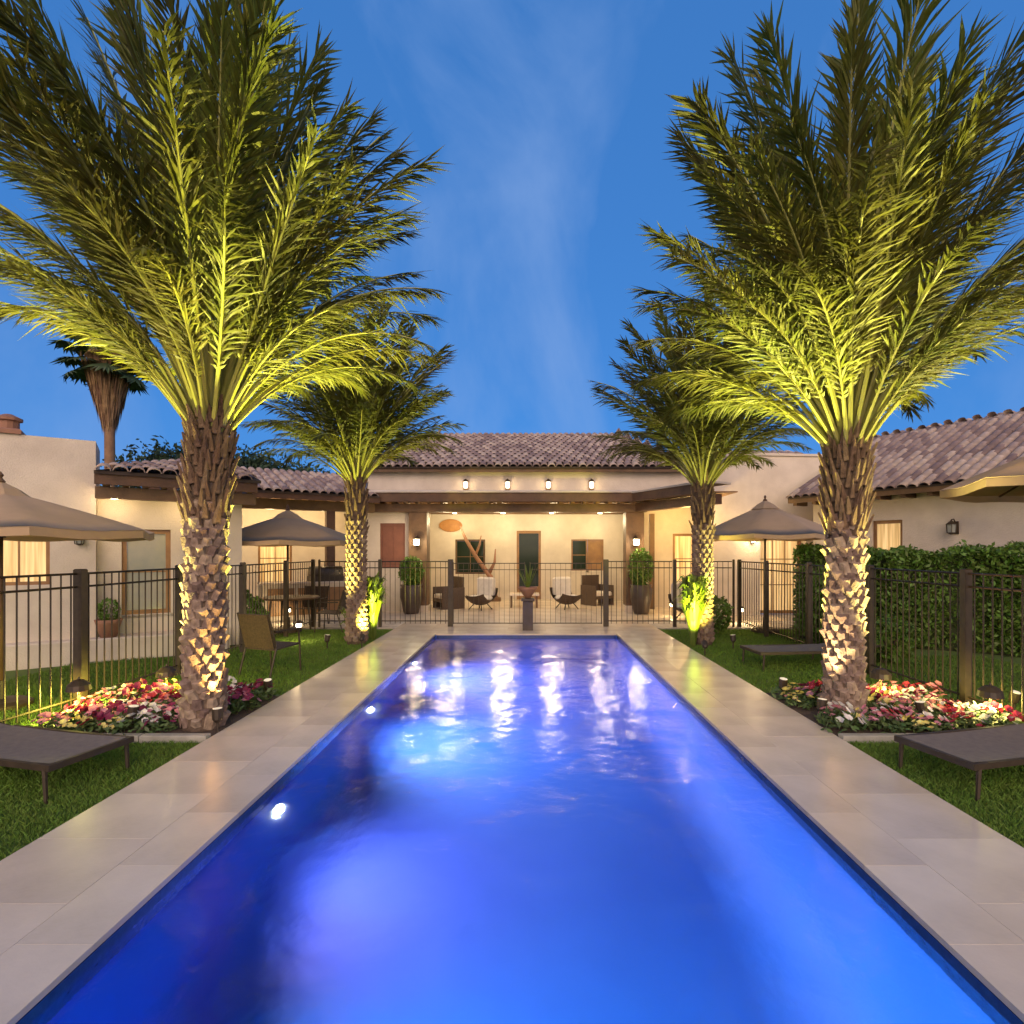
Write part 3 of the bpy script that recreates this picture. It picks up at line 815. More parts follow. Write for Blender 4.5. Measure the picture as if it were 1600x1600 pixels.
BOOT = MB().add([(-.062,0.0,-.055),(.062,0.0,-.055),(.045,.05,.045),(-.045,.05,.045),(0,.078,.03),(-.05,-.03,.07),(.05,-.03,.07),(0,.03,-.075)],
                [(7,1,2,4),(0,7,4,3),(3,4,2),(3,2,6,5),(1,6,2),(0,3,5),(0,5,6,1),(0,1,7)]).mesh('leaf_base', M_boot)
STUB = MB().add([(-.05,0,0),(.05,0,0),(.03,.045,.0),(-.03,.045,.0),(-.03,.045,.15),(.03,.045,.15),(.018,.075,.14),(-.018,.075,.14),(-.012,.085,.27),(.012,.085,.27),(.0,.105,.26)],
                [(0,1,5,4),(1,2,6,5),(2,3,7,6),(3,0,4,7),(4,5,9,8),(5,6,10,9),(6,7,10),(7,4,8,10),(8,9,10),(3,2,1,0)]).mesh('old_frond_stub', M_fibre)
def date_palm(label, loc, ht, r, Lf, nf, near, seed, lean=(0, 0), az_bias=None, tmax=66, group='date palms flanking the pool'):
    rg = random.Random(seed)
    t = thing('date_palm', label, 'palm tree', loc, 0, group)
    NZ = 26
    def cx(z): f = z/ht; return Vector((lean[0]*f*f, lean[1]*f*f, z))
    def rad(z):
        f = z/ht
        q = r*(1.12 - 0.20*min(1, f*5)) if f < 0.2 else r*0.92
        if f > 0.62: q = r*(0.92 + 0.10*min(1, (f-0.62)/0.16))
        return q
    tm = MB()
    tm.tube([cx(ht*1.08*i/NZ) + Vector((0, 0, -0.05 if i == 0 else 0)) for i in range(NZ+1)],
            [rad(ht*i/NZ)*(0.93+0.05*rg.random())*(1 if i < NZ else 0.8) for i in range(NZ+1)], 18)
    tr = tm.build('trunk', M_trunk, t, True)
    # spiral of cut leaf bases
    rows_ = int(ht*0.73/0.085); per = 9
    if near:
        for i in range(rows_):
            for j in range(per):
                z = 0.10 + i*0.085 + (j/per)*0.02
                a_ = 2*math.pi*((j + 0.5*(i % 2))/per) + i*0.02
                q = rad(z)*0.95; c = cx(z)
                s_ = rg.uniform(0.72, 1.18)*r/0.20
                link('leaf_base', BOOT, tr, (c.x+q*math.cos(a_), c.y+q*math.sin(a_), z), (rg.uniform(-.22, .2), rg.uniform(-.22, .22), a_-math.pi/2+rg.uniform(-.12, .12)), (s_*rg.uniform(.85, 1.2), s_*rg.uniform(.5, 1.1), s_*rg.uniform(.8, 1.25)))
    else:
        bm_ = MB(); BV = [v_.co.copy() for v_ in BOOT.vertices]; BF = [tuple(p_.vertices) for p_ in BOOT.polygons]
        for i in range(rows_):
            for j in range(per):
                z = 0.10 + i*0.085 + (j/per)*0.02
                a_ = 2*math.pi*((j + 0.5*(i % 2))/per); q = rad(z)*0.95; c = cx(z)
                mt = Matrix.Translation((c.x+q*math.cos(a_), c.y+q*math.sin(a_), z)) @ Matrix.Rotation(a_-math.pi/2, 4, 'Z') @ Matrix.Scale(r/0.21, 4)
                bm_.add([tuple(mt @ v_) for v_ in BV], BF)
        o = bm_.build('leaf_bases', M_boot, tr); o['kind'] = 'stuff'
    # old stubs under the crown
    ns = 130 if near else 60
    for i in range(ns):
        z = ht*(0.68 + 0.36*i/ns); a_ = i*2.39996; q = rad(z)*0.92; c = cx(z)
        s_ = rg.uniform(0.75, 1.1)*r/0.21
        link('old_frond_stub', STUB, tr, (c.x+q*math.cos(a_), c.y+q*math.sin(a_), z-0.08), (R(rg.uniform(-8, 6)), rg.uniform(-.15, .15), a_-math.pi/2), (s_, s_, s_*rg.uniform(.8, 1.2)))
    fs = frond_set(Lf, 6, 'near' if near else 'far')
    for i in range(nf):
        f = (i+0.5)/nf                                   # 0 centre spear, 1 outer
        a_ = i*2.39996 + rg.uniform(-.25, .25)
        tilt = 4 + (tmax-4)*(f**0.75) + rg.uniform(-6, 6)
        vi = min(5, max(0, int(f*5.2 + rg.uniform(-0.9, 1.2))))
        c = cx(ht*(1.06-0.10*f)); q = r*0.85*f**0.5
        s_ = rg.uniform(0.9, 1.06)*(0.82 if f < 0.06 else 1)*(1.10-0.46*f)
        rot = (Matrix.Rotation(a_, 3, 'Z') @ Matrix.Rotation(R(tilt), 3, 'Y') @ Matrix.Rotation(rg.uniform(-.5, .5), 3, 'Z')).to_euler()
        link('frond', fs[vi], t, (c.x+q*math.cos(a_), c.y+q*math.sin(a_), c.z), rot, (s_, s_, s_))
    return t
date_palm('tall near left date palm in the flower bed, trunk lit gold on its pool side', (-3.13, 5.45, -0.03), 2.98, 0.175, 3.55, 98, True, 11, lean=(0.06, 0), tmax=37)
date_palm('tall near right date palm in the flower bed, trunk lit cream on its pool side', (3.26, 5.80, -0.03), 2.86, 0.175, 3.55, 100, True, 23, lean=(0.03, 0), tmax=39)
date_palm('smaller far left date palm beside a yellow lit plant near the gate', (-3.17, 10.45, -0.03), 3.1, 0.165, 2.95, 84, False, 37, tmax=44)
date_palm('smaller far right date palm beside a yellow lit plant near the gate', (3.22, 10.35, -0.03), 3.0, 0.165, 3.05, 86, False, 41, tmax=42)

# background fan palm
fp = thing('fan_palm', 'tall slim fan palm with a brown skirt of dead fronds above the left wing', 'palm tree', (-20.8, 28, 0))
MB().tube([(0, 0, -0.05), (0.05, 0, 5), (0, 0, 11.6)], [0.30, 0.24, 0.22], 10).build('trunk', M_dead, fp, True)
sk = MB(); rg_ = random.Random(5)
for i in range(420):
    a_ = rg_.uniform(0, 6.283); f = rg_.random(); z = 8.4 + 3.0*f; rr = 0.30 + 0.95*f
    ln = rg_.uniform(0.7, 1.3)
    p0 = Vector((rr*math.cos(a_), rr*math.sin(a_), z)); p1 = Vector((0.75*rr*math.cos(a_), 0.75*rr*math.sin(a_), z-ln))
    sd_ = Vector((-math.sin(a_), math.cos(a_), 0))*rg_.uniform(.06, .13)
    sk.add([p0+Vector((0, 0, .4)), p0+sd_, p1, p0-sd_], [(0, 1, 2, 3)])
sk.lathe([(0.25, 8.0), (0.5, 9.2), (0.85, 10.6), (0.9, 11.6), (0.3, 12)], 12)
o = sk.build('dead_skirt', M_dead, fp)
def fan_mesh(seed):
    rg = random.Random(seed); mb = MB()
    mb.tube([(0, 0, 0), (0, 0, 0.7), (0.05, 0, 1.15)], [.03, .02, .015], 4)
    for k in range(22):
        a_ = R(-118 + 236*k/21)
        ln = rg.uniform(0.75, 1.0)*(1.0-0.15*abs(a_)/2)
        o_ = Vector((0.05, 0, 1.15)); dv = Vector((0.25, math.sin(a_), math.cos(a_))).normalized()
        sd_ = Vector((0, math.cos(a_), -math.sin(a_)))*0.065
        mid = o_+dv*ln*0.6; tip = o_+dv*ln+Vector((0.15, 0, -0.25))*rg.random()
        mb.add([o_, mid+sd_, tip, mid-sd_], [(0, 1, 2, 3)])
    return mb.mesh('fan_leaf', M_fan)
fms = [fan_mesh(i) for i in range(3)]
for i in range(36):
    f = (i+.5)/36; a_ = i*2.4; tl_ = 10 + 115*f**0.9
    link('fan_leaf', fms[i % 3], fp, (0, 0, 11.6-0.4*f), (Matrix.Rotation(a_, 3, 'Z') @ Matrix.Rotation(R(tl_), 3, 'Y')).to_euler(), (1.25,)*3)

# dark trees beyond the roofs
def bg_tree(loc, rx, rz_, h, seed, label):
    t = thing('background_tree', label, 'tree', loc, 0, 'dark trees beyond the left roof')
    rg = np.random.default_rng(seed)
    tk = MB(); tk.tube([(0, 0, -.05), (0.1, 0, h*.5), (0, 0, h*.8)], [.3, .22, .1], 8)
    for k in range(5):
        a_ = k*1.3; tk.tube([(0, 0, h*.45), (rx*.4*math.cos(a_), rx*.4*math.sin(a_), h*.8)], [.12, .04], 5)
    tk.build('trunk', M_trunk, t)
    P_ = []
    for k in range(26):
        c = np.array([rg.uniform(-rx, rx), rg.uniform(-rx, rx)*.6, h - rz_ + rg.uniform(-rz_*.7, rz_*.7)])
        c[2] -= 0.35*abs(c[0])/rx*rz_
        P_.append(c + rg.normal(size=(300, 3))*np.array([.75, .75, .42]))
    leaf_cloud(rg, np.concatenate(P_), 0.17, M_tree, 'crown', t)
bg_tree((-20.5, 35, 0), 3.6, 1.3, 7.7, 1, 'dark tree top between the fan palm and the near left palm')
bg_tree((-16.9, 36, 0), 2.4, 1.5, 7.9, 2, 'dark bushy tree top partly behind the near left palm trunk')

# ------------------------------------------------------------------ HEDGE AND SHRUBS
rgn = np.random.default_rng(3)
hA, hB = Vector((5.15, 10.9, 0)), Vector((9.8, 8.0, 0)); hl = (hB-hA).length; ha = math.atan2(hB.y-hA.y, hB.x-hA.x)
hd = thing('hedge', 'long clipped green hedge in front of the right house wall', 'hedge', hA, ha)
hc = MB(); nseg = 24
hh = [1.66 + 0.05*math.sin(i*1.7)+0.03*math.sin(i*4.1) for i in range(nseg+1)]
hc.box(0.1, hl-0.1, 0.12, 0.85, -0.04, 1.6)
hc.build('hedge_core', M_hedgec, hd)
n_ = 26000
u = rgn.uniform(0, hl, n_); f_ = rgn.random(n_)
P_ = np.zeros((n_, 3)); front = f_ < 0.62
P_[:, 0] = u
P_[front, 1] = 0.05 + 0.07*np.sin(u[front]*3.1) + rgn.normal(0, .05, front.sum()); P_[front, 2] = rgn.uniform(0, 1.68, front.sum())
tp = ~front
P_[tp, 1] = rgn.uniform(0.0, 0.95, tp.sum()); P_[tp, 2] = 1.66 + 0.05*np.sin(u[tp]*2.3) + 0.04*np.sin(u[tp]*7.7) + rgn.normal(0, .045, tp.sum())
leaf_cloud(rgn, P_, 0.045, M_hedge, 'hedge_leaves', hd, 0.5)

def shrub(loc, rx, h, n, size, label, ma=None, group=None, seed=1, name='shrub', aspect=.45):
    t = thing(name, label, 'shrub', loc, 0, group)
    rg = np.random.default_rng(seed)
    u_ = rng_unit(rg, n); rr = rg.uniform(0.55, 1.0, n)[:, None]**0.5
    P_ = u_*rr*np.array([rx, rx, h/2]) * (1 + 0.18*np.sin(u_[:, 0:1]*7+seed)*np.cos(u_[:, 2:3]*6)) + np.array([0, 0, h/2])
    P_[:, 2] = np.maximum(P_[:, 2], 0.0)
    leaf_cloud(rg, P_, size, ma or M_hedge, 'foliage', t, aspect)
    st_ = MB()
    for k in range(6):
        a_ = k*1.05; st_.tube([(0, 0, -.03), (rx*.5*math.cos(a_), rx*.5*math.sin(a_), h*.6)], [.02, .01], 5)
    st_.build('stems', M_trunk, t)
    return t
shrub((5.35, 10.0, 0), 0.55, 1.35, 3600, 0.05, 'rounded dark shrub at the near end of the hedge behind the fence', seed=4)
shrub((5.45, 8.6, 0), 0.4, 0.7, 1800, 0.05, 'low dark shrub outside the right fence', seed=6)
shrub((-5.3, 10.6, 0), 0.35, 0.9, 1700, 0.05, 'small green shrub behind the left fence by the umbrella pole', seed=8)
shrub((-7.6, 13.6, 0), 0.5, 1.5, 2400, 0.06, 'leafy shrub beside the left porch post', seed=9)
shrub((3.95, 11.7, 0), 0.30, 0.75, 1300, 0.045, 'small shrub right of the far right palm', seed=10)

def strap_plant(loc, label, group, n=46, h=0.9, seed=1, ma=None, name='strap_leaf_plant', cat='plant', w_=0.03, spread=0.45, base=0.0):
    t = thing(name, label, cat, loc, 0, group)
    rg = random.Random(seed); mb = MB()
    for i in range(n):
        a_ = rg.uniform(0, 6.283); hh_ = h*rg.uniform(.6, 1.05); sp = spread*rg.uniform(.2, 1)
        d_ = Vector((math.cos(a_), math.sin(a_), 0)); s_ = Vector((-math.sin(a_), math.cos(a_), 0))
        pts = [d_*0.03+Vector((0, 0, base)), d_*sp*.35+Vector((0, 0, base+hh_*.55)), d_*sp*.75+Vector((0, 0, base+hh_*.92)), d_*sp*1.15+Vector((0, 0, base+hh_*rg.uniform(.75, 1.0)))]
        ws = [w_*.7, w_, w_*.8, .002]
        vs = []
        for q, ww in zip(pts, ws): vs += [q-s_*ww, q+s_*ww]
        mb.add(vs, [(0, 1, 3, 2), (2, 3, 5, 4), (4, 5, 7, 6)])
    mb.build('leaves', ma or M_lily, t)
    return t
strap_plant((-2.97, 10.85, -0.03), 'yellow lit strap leaved plant at the foot of the far left palm', 'lit plants by the far palms', 230, 1.3, 3, spread=0.30, w_=.035)
strap_plant((2.96, 10.05, -0.03), 'yellow lit strap leaved plant at the foot of the far right palm', 'lit plants by the far palms', 260, 1.35, 4, spread=0.32, w_=.035)
strap_plant((-3.35, 10.9, -0.03), 'green plant clump behind the far left palm', None, 50, 0.7, 5)
strap_plant((3.5, 11.1, -0.03), 'green plant clump behind the far right palm', None, 50, 0.8, 6)

# ------------------------------------------------------------------ FLOWER BEDS
def clump(color, seed):
    rg = random.Random(seed); mb = MB()
    for i in range(110):
        a_ = rg.uniform(0, 6.283); rr = 0.17*math.sqrt(rg.random()); z = rg.uniform(0.01, 0.13)*(1-rr*2)
        c = Vector((rr*math.cos(a_), rr*math.sin(a_), z))
        d_ = Vector((rg.uniform(-1, 1), rg.uniform(-1, 1), rg.uniform(-.2, .8))).normalized(); s_ = d_.cross(Vector((rg.random(), rg.random(), 1))).normalized()
        mb.add([c-d_*.03, c+s_*.014, c+d_*.035, c-s_*.014], [(0, 1, 2, 3)], 0)
    for i in range(15):
        a_ = rg.uniform(0, 6.283); rr = 0.155*math.sqrt(rg.random()); z = 0.175 - rr*.55 + rg.uniform(-.02, .02)
        c = Vector((rr*math.cos(a_), rr*math.sin(a_), z))
        nv = Vector((math.cos(a_)*rr*4+rg.uniform(-.4, .4), math.sin(a_)*rr*4-0.5+rg.uniform(-.4, .4), 1)).normalized()
        e1 = nv.cross(Vector((0, 1, .1))).normalized(); e2 = nv.cross(e1); q = rg.uniform(.024, .036)
        vs = [c - nv*.012]
        for k in range(10):
            an = 2*math.pi*k/10; rad_ = q*(1.0 if k % 2 == 0 else .8)
            vs.append(c + (e1*math.cos(an)+e2*math.sin(an))*rad_)
        mb.add(vs, [(0, 1+k, 1+(k+1) % 10) for k in range(10)], 1)
    return mb.mesh('flower_clump', [M_fleaf, M_paint[color]])
CL = {c: [clump(c, i+hash(c) % 7 if False else i*5+len(c)) for i in range(2)] for c in M_paint}
def bed(side, x0, x1, y0, y1, palm_xy, seed, weights):
    rg = random.Random(seed)
    sb = MB(); sb.box(x0, x1, y0, y1, -0.05, 0.0)
    for k in range(1):
        pass
    structure(sb.build('flower_bed_soil', M_soil), side+' flower bed soil round the palm')
    kb = MB(); nk = int((x1-x0)/0.5)
    kt = thing('bed_edging', 'thin pale stone edging along the front of the '+side+' flower bed', 'edging', ((x0+x1)/2, y0, 0))
    for i in range(nk):
        a0 = -(x1-x0)/2 + (x1-x0)*i/nk
        MB().bbox(a0+.004, a0+(x1-x0)/nk-.004, -.09, -.005, -.05, 0.03, .008).build('edging_stone', M_kerb, kt)
    cnt = 0; pos = []
    tries = 0
    while cnt < 60 and tries < 6000:
        tries += 1
        X = rg.uniform(x0+.12, x1-.12); Y = rg.uniform(y0+.12, y1-.1)
        if math.hypot(X-palm_xy[0], Y-palm_xy[1]) < 0.36: continue
        if any(math.hypot(X-a_, Y-b_) < 0.15 for a_, b_ in pos): continue
        pos.append((X, Y)); cnt += 1
        c = rg.choices(list(weights), list(weights.values()))[0]
        o = link('petunia', CL[c][rg.randrange(2)], None, (X, Y, 0.0), (0, 0, rg.uniform(0, 6.28)), (lambda q: (q, q, q*rg.uniform(.8, 1.35)))(rg.uniform(.8, 1.3)))
        zr = ('front', 'middle', 'back')[min(2, int(3*(Y-y0)/(y1-y0)))]
        zc = ('left end', 'left of centre', 'centre', 'right of centre', 'right end')[min(4, int(5*(X-x0)/(x1-x0)))]
        tag(o, '%s petunia clump in the %s row of the %s flower bed, %s' % (c, zr, side, zc), 'flower', '%s petunias in the %s bed' % (c, side))
bed('left', -4.72, DL-0.004, 5.16, 6.62, (-3.13, 5.45), 5, {'white': 4, 'pink': 5, 'red': 2, 'burgundy': 6, 'yellow': 1})
bed('right', DR+0.004, 4.66, 5.16, 6.72, (3.22, 5.80), 6, {'white': 4, 'pink': 4, 'red': 2, 'burgundy': 5, 'yellow': 4})

# ------------------------------------------------------------------ GRASS BLADES (real geometry near the camera)
def blades(regions, dens, hgt, wd, seed, name):
    rg = np.random.default_rng(seed); Vs = []
    for (x0, x1, y0, y1) in regions:
        n = int((x1-x0)*(y1-y0)*dens)
        P = np.stack([rg.uniform(x0, x1, n), rg.uniform(y0, y1, n), np.full(n, -0.036)], 1)
        a_ = rg.uniform(0, 6.283, n); h_ = hgt*rg.uniform(.55, 1.25, n); w__ = wd*rg.uniform(.7, 1.3, n)
        s = np.stack([np.cos(a_), np.sin(a_), 0*a_], 1)*w__[:, None]
        lx = rg.normal(0, .4, (n, 2))*h_[:, None]
        mid = P.copy(); mid[:, :2] += lx*.35; mid[:, 2] += h_*.6
        tip = P.copy(); tip[:, :2] += lx; tip[:, 2] += h_
        V = np.stack([P - s, P + s, mid + s*.6, tip], 1)
        Vs.append(V.reshape(-1, 3))
    V = np.concatenate(Vs)
    o = rawquads(name, V, len(V)//4, M_blade); return o
g1 = blades([(-4.9, DL-.01, 2.0, 5.05), (DR+.01, 4.9, 2.0, 5.05)], 9000, 0.036, 0.0022, 1, 'lawn_grass')
tag(g1, 'short green grass beside the deck in the foreground', 'grass', kind='stuff')
g2 = blades([(-6.9, DL-.01, 6.65, 9.0), (DR+.01, 7.4, 6.75, 9.2), (-8, -4.9, 3.0, 6.6), (4.9, 8, 3.0, 6.7), (-5.2, DL-.01, 9.0, 12.2), (DR+.01, 6.0, 9.2, 12.2)], 3000, 0.04, 0.0038, 2, 'lawn_grass_beyond')
tag(g2, 'short green grass on the lawns beyond the flower beds', 'grass', kind='stuff')

# ------------------------------------------------------------------ UMBRELLAS
def umbrella(label, loc, rad, z_edge, z_apex, rz=0.2, base_r=0.28, group='patio umbrellas'):
    t = thing('patio_umbrella', label, 'umbrella', loc, rz, group)
    N = 8; sub = 5
    mb = MB(); top = []; rings = 6
    def pt(a_, f):
        rib = abs(((a_/(2*math.pi)*N) % 1) - 0.5)*2      # 1 on a rib, 0 mid panel
        chord = math.cos(math.pi/N)/math.cos((((a_/(2*math.pi)*N) % 1) - 0.5)*2*math.pi/N)
        z = z_apex + (z_edge - z_apex)*(0.85*f + 0.15*f*f)
        z -= 0.05*f*(1-rib)*(1-0.3*f)
        return Vector((rad*f*chord*math.cos(a_), rad*f*chord*math.sin(a_), z))
    K = N*sub
    for layer, dz in ((0, 0), (1, -0.012)):
        o = len(mb.v)
        for i in range(rings+1):
            f = 0.03 + 0.97*i/rings
            for k in range(K):
                p_ = pt(2*math.pi*k/K, f); mb.v.append((p_.x, p_.y, p_.z+dz))
        for i in range(rings):
            for k in range(K):
                q = [o+i*K+k, o+i*K+(k+1) % K, o+(i+1)*K+(k+1) % K, o+(i+1)*K+k]
                mb.f.append(q if layer else q[::-1]); mb.m.append(0)
    o0 = rings*K; o1 = (rings+1)*K + rings*K
    for k in range(K): mb.f.append([o0+k, o0+(k+1) % K, o1+(k+1) % K, o1+k]); mb.m.append(0)
    can = mb.build('canopy', M_canvas, t, True)
    vb = MB()
    for k in range(K):
        a0 = 2*math.pi*k/K; a1 = 2*math.pi*(k+1)/K
        p0 = pt(a0, 1); p1 = pt(a1, 1); dn = Vector((0, 0, -0.075))
        p0 += Vector((0, 0, -.013)); p1 += Vector((0, 0, -.013))
        vb.add([p0*1, p1*1, p1+dn, p0+dn], [(0, 1, 2, 3)])
    vb.build('valance', M_canvas, can)
    MB().lathe([(rad*.20, z_apex-0.10), (rad*.12, z_apex+0.0), (rad*.03, z_apex+0.075)], 8).build('vent_cap', M_canvas, can)
    MB().lathe([(0.03, 0), (0.045, 0.03), (0.015, 0.07), (0.03, 0.10), (0.004, 0.14)], 10, (0, 0, z_apex+0.06)).build('finial', M_wood, t)
    MB().tube([(0, 0, 0.0), (0, 0, z_apex+0.07)], 0.024, 10).build('pole', M_wood, t, True)
    MB().lathe([(base_r, 0), (base_r, 0.05), (base_r*.8, 0.08), (0.05, 0.10), (0.045, 0.3)], 20).build('base', M_metal, t)
    for k in range(N):
        a_ = 2*math.pi*k/N
        pts = [pt(a_, f)+Vector((0, 0, -.03)) for f in (0.03, .5, .99)]
        rb = MB().tube(pts, 0.011, 5).build('rib', M_wood, t)
        MB().tube([(0.03*math.cos(a_), 0.03*math.sin(a_), z_edge-0.05), pt(a_, .52)+Vector((0, 0, -.04))], 0.008, 5).build('strut', M_wood, rb)
    MB().lathe([(0.045, z_edge-0.09), (0.045, z_edge-0.02)], 10).build('hub', M_metal, t)
    return t
umbrella('taupe umbrella at the left edge in front of the chimney block', (-5.80, 6.2, -0.03), 1.48, 1.96, 2.40, 0.1)
umbrella('taupe umbrella behind the left fence between the two left palms', (-5.02, 11.8, 0.0), 1.50, 1.90, 2.46, 0.3)
umbrella('taupe umbrella behind the right fence left of the near right palm', (4.98, 11.8, 0.0), 1.42, 2.02, 2.66, 0.25)
umbrella('large beige umbrella at the right edge above the hedge', (5.95, 5.4, -0.03), 1.62, 2.42, 3.06, 0.05)

# ------------------------------------------------------------------ LOUNGERS, CHAIRS
def lounger(label, loc, rz, back=True):
    """foot end at the origin, length along local +x, width along y"""
    t = thing('sun_lounger', label, 'sun lounger', loc, rz, 'sun loungers on the lawn')
    Wd = 0.60; hz = 0.27; bx = 1.25
    for yy_ in (0, Wd):
        MB().box(0.031, bx, yy_-.015, yy_+.015, hz-.04, hz).build('side_rail', M_metal, t)
    MB().box(0, 0.03, -.015, Wd+.015, hz-.042, hz+.002).build('end_rail', M_metal, t)
    s = MB(); K = 14
    for i in range(K+1):
        xx = 0.032 + (bx-.032)*i/K; z = hz+.004-.012*math.sin(math.pi*i/K)
        s.v += [(xx, .016, z), (xx, Wd/2, z-.014), (xx, Wd-.016, z)]
    for i in range(K):
        for j in range(2): s.f.append([3*i+j, 3*i+j+3, 3*i+j+4, 3*i+j+1]); s.m.append(0)
    o = len(s.v)
    for i in range(K+1):
        xx = 0.032 + (bx-.032)*i/K; z = hz-.004-.012*math.sin(math.pi*i/K)
        s.v += [(xx, .016, z), (xx, Wd/2, z-.014), (xx, Wd-.016, z)]
    for i in range(K):
        for j in range(2): s.f.append([o+3*i+j+1, o+3*i+j+4, o+3*i+j+3, o+3*i+j]); s.m.append(0)
    s.build('sling_seat', M_sling, t, True)
    aa = R(7)
    bk = MB()
    ex = Vector((math.cos(aa), 0, math.sin(aa)))
    for yy_ in (0, Wd):
        bk.tube([Vector((bx, yy_, hz-.02)), Vector((bx, yy_, hz-.02))+ex*.72], .015, 6)
    bk.tube([Vector((bx, 0, hz-.02))+ex*.72, Vector((bx, Wd, hz-.02))+ex*.72], .015, 6)
    bk.build('back_frame', M_metal, t)
    q0 = Vector((bx, .018, hz)); q1 = Vector((bx, Wd-.018, hz)); th = Vector((-math.sin(aa), 0, math.cos(aa)))*.008
    vs = [q0, q1, q1+ex*.7, q0+ex*.7]; vs += [v_-th for v_ in vs]
    MB().add(vs, [(0, 1, 2, 3), (7, 6, 5, 4), (0, 4, 5, 1), (1, 5, 6, 2), (2, 6, 7, 3), (3, 7, 4, 0)]).build('sling_back', M_sling, t)
    for xx in (0.06, bx-.05):
        for yy_ in (0, Wd):
            MB().tube([(xx, yy_, hz-.03), (xx-.015, yy_, 0.0)], [.018, .014], 6).build('leg', M_metal, t)
    return t
lounger('grey sling lounger at the left edge on the grass in the foreground', (-3.10, 4.42, -0.035), R(180-14))
L2 = lounger('grey sling lounger at the right edge on the grass in the foreground', (3.05, 3.86, -0.035), R(14))
lounger('low lounger on the lawn behind the right flower bed', (3.35, 8.1, -0.035), R(6))

def sling_chair(label, loc, rz, name='patio_chair', group='chairs on the left lawn and patio'):
    t = thing(name, label, 'chair', loc, rz, group)
    for xx in (-.27, .27):
        f = MB(); f.tube([(xx, -.28, 0), (xx, -.26, .40), (xx, -.24, .62), (xx, .20, .62)], .014, 6); f.tube([(xx, .30, 0), (xx, .18, .40), (xx, .32, .88)], .014, 6); f.tube([(xx, -.26, .40), (xx, .18, .38)], .012, 6)
        f.build('side_frame', M_metal, t)
    MB().add([(-.255, -.26, .41), (.255, -.26, .41), (.255, .18, .375), (-.255, .18, .375), (-.255, -.26, .395), (.255, -.26, .395), (.255, .18, .36), (-.255, .18, .36)],
             [(0, 1, 2, 3), (7, 6, 5, 4), (0, 4, 5, 1), (1, 5, 6, 2), (2, 6, 7, 3), (3, 7, 4, 0)]).build('seat', M_wicker, t)
    MB().add([(-.255, .19, .39), (.255, .19, .39), (.255, .32, .87), (-.255, .32, .87), (-.255, .205, .385), (.255, .205, .385), (.255, .335, .865), (-.255, .335, .865)],
             [(0, 1, 2, 3), (7, 6, 5, 4), (0, 4, 5, 1), (1, 5, 6, 2), (2, 6, 7, 3), (3, 7, 4, 0)]).build('backrest', M_wicker, t)
    return t
sling_chair('grey sling chair on the grass behind the near left palm', (-3.62, 7.95, -0.035), R(160))
# dining set under the left umbrella
tb_ = thing('dining_table', 'round dark patio table under the middle left umbrella', 'table', (-4.98, 11.8, 0.0))
MB().lathe([(0.06, .68), (.58, .69), (.60, .71), (.58, .73), (.03, .73)], 24).build('tabletop', M_wood, tb_)
for k in range(4):
    a_ = math.pi/4+k*math.pi/2
    MB().tube([(.45*math.cos(a_), .45*math.sin(a_), 0), (.38*math.cos(a_), .38*math.sin(a_), .685)], .02, 6).build('leg', M_metal, tb_)
for (dx_, dy_, r_, lb) in ((-.95, 0.1, 90, 'grey sling chair left of the round patio table'), (.1, .95, 0, 'grey sling chair behind the round patio table'),
                           (0.85, .15, -90, 'grey sling chair right of the round patio table')):
    sling_chair(lb, (-4.98+dx_, 11.8+dy_, 0), R(r_))
# outdoor kitchen
ok = thing('outdoor_kitchen', 'stone outdoor kitchen counter with stainless grill on the left patio', 'counter', (-5.0, 14.15, 0), rp)
MB().box(-1.5, 1.3, 0, .65, 0, .86).build('base_cabinet', M_stucco, ok)
MB().bbox(-1.55, 1.35, -.05, .7, .862, .92, .01).build('countertop', M_stone, ok)
for i in range(4):
    MB().box(-1.4+i*.68, -.8+i*.68, -.02, -.002, .12, .78).build('cabinet_door', M_woodl, ok)
grl = MB().box(-.4, .4, .05, .6, .922, 1.05); grl.build('grill_body', M_metal, ok)
gl = MB(); gl.tube([(-.39, .3, 1.06), (.39, .3, 1.06)], .24, 16); gl.build('grill_hood', M_metal, ok, True)

# ------------------------------------------------------------------ PATIO FURNITURE, POTS
def shell_chair(label, loc, rz):
    t = thing('lounge_chair', label, 'chair', loc, rz, 'round lounge chairs on the covered patio')
    s = MB(); n1, n2 = 12, 7
    for layer, rr in ((0, .50), (1, .46)):
        o = len(s.v)
        for i in range(n1+1):
            th = R(-62 + 150*i/n1)
            for j in range(n2+1):
                ps = R(-48 + 96*j/n2)
                s.v.append((rr*math.sin(ps)*1.0, rr*math.sin(th)*math.cos(ps)*1.05, .62 - rr*math.cos(th)*math.cos(ps)))
        for i in range(n1):
            for j in range(n2):
                q = [o+i*(n2+1)+j, o+(i+1)*(n2+1)+j, o+(i+1)*(n2+1)+j+1, o+i*(n2+1)+j+1]
                s.f.append(q if layer else q[::-1]); s.m.append(0)
    s.build('shell', M_wicker, t, True)
    c = MB()
    c.lathe([(.05, .24), (.33, .27), (.37, .33), (.30, .40), (.05, .42)], 16); c.build('seat_cushion', M_cushion, t, True)
    b2 = MB(); b2.bbox(-.28, .28, .18, .34, .40, .92, .05); b2.build('back_cushion', M_cushion, t)
    for k in range(4):
        a_ = math.pi/4+k*math.pi/2
        MB().tube([(.18*math.cos(a_), .18*math.sin(a_), .18), (.34*math.cos(a_), .34*math.sin(a_), 0)], .016, 6).build('leg', M_metal, t)
    return t
shell_chair('round dark shell chair with white cushions left of the glazed door', (-1.35, 16.2, 0), R(-35))
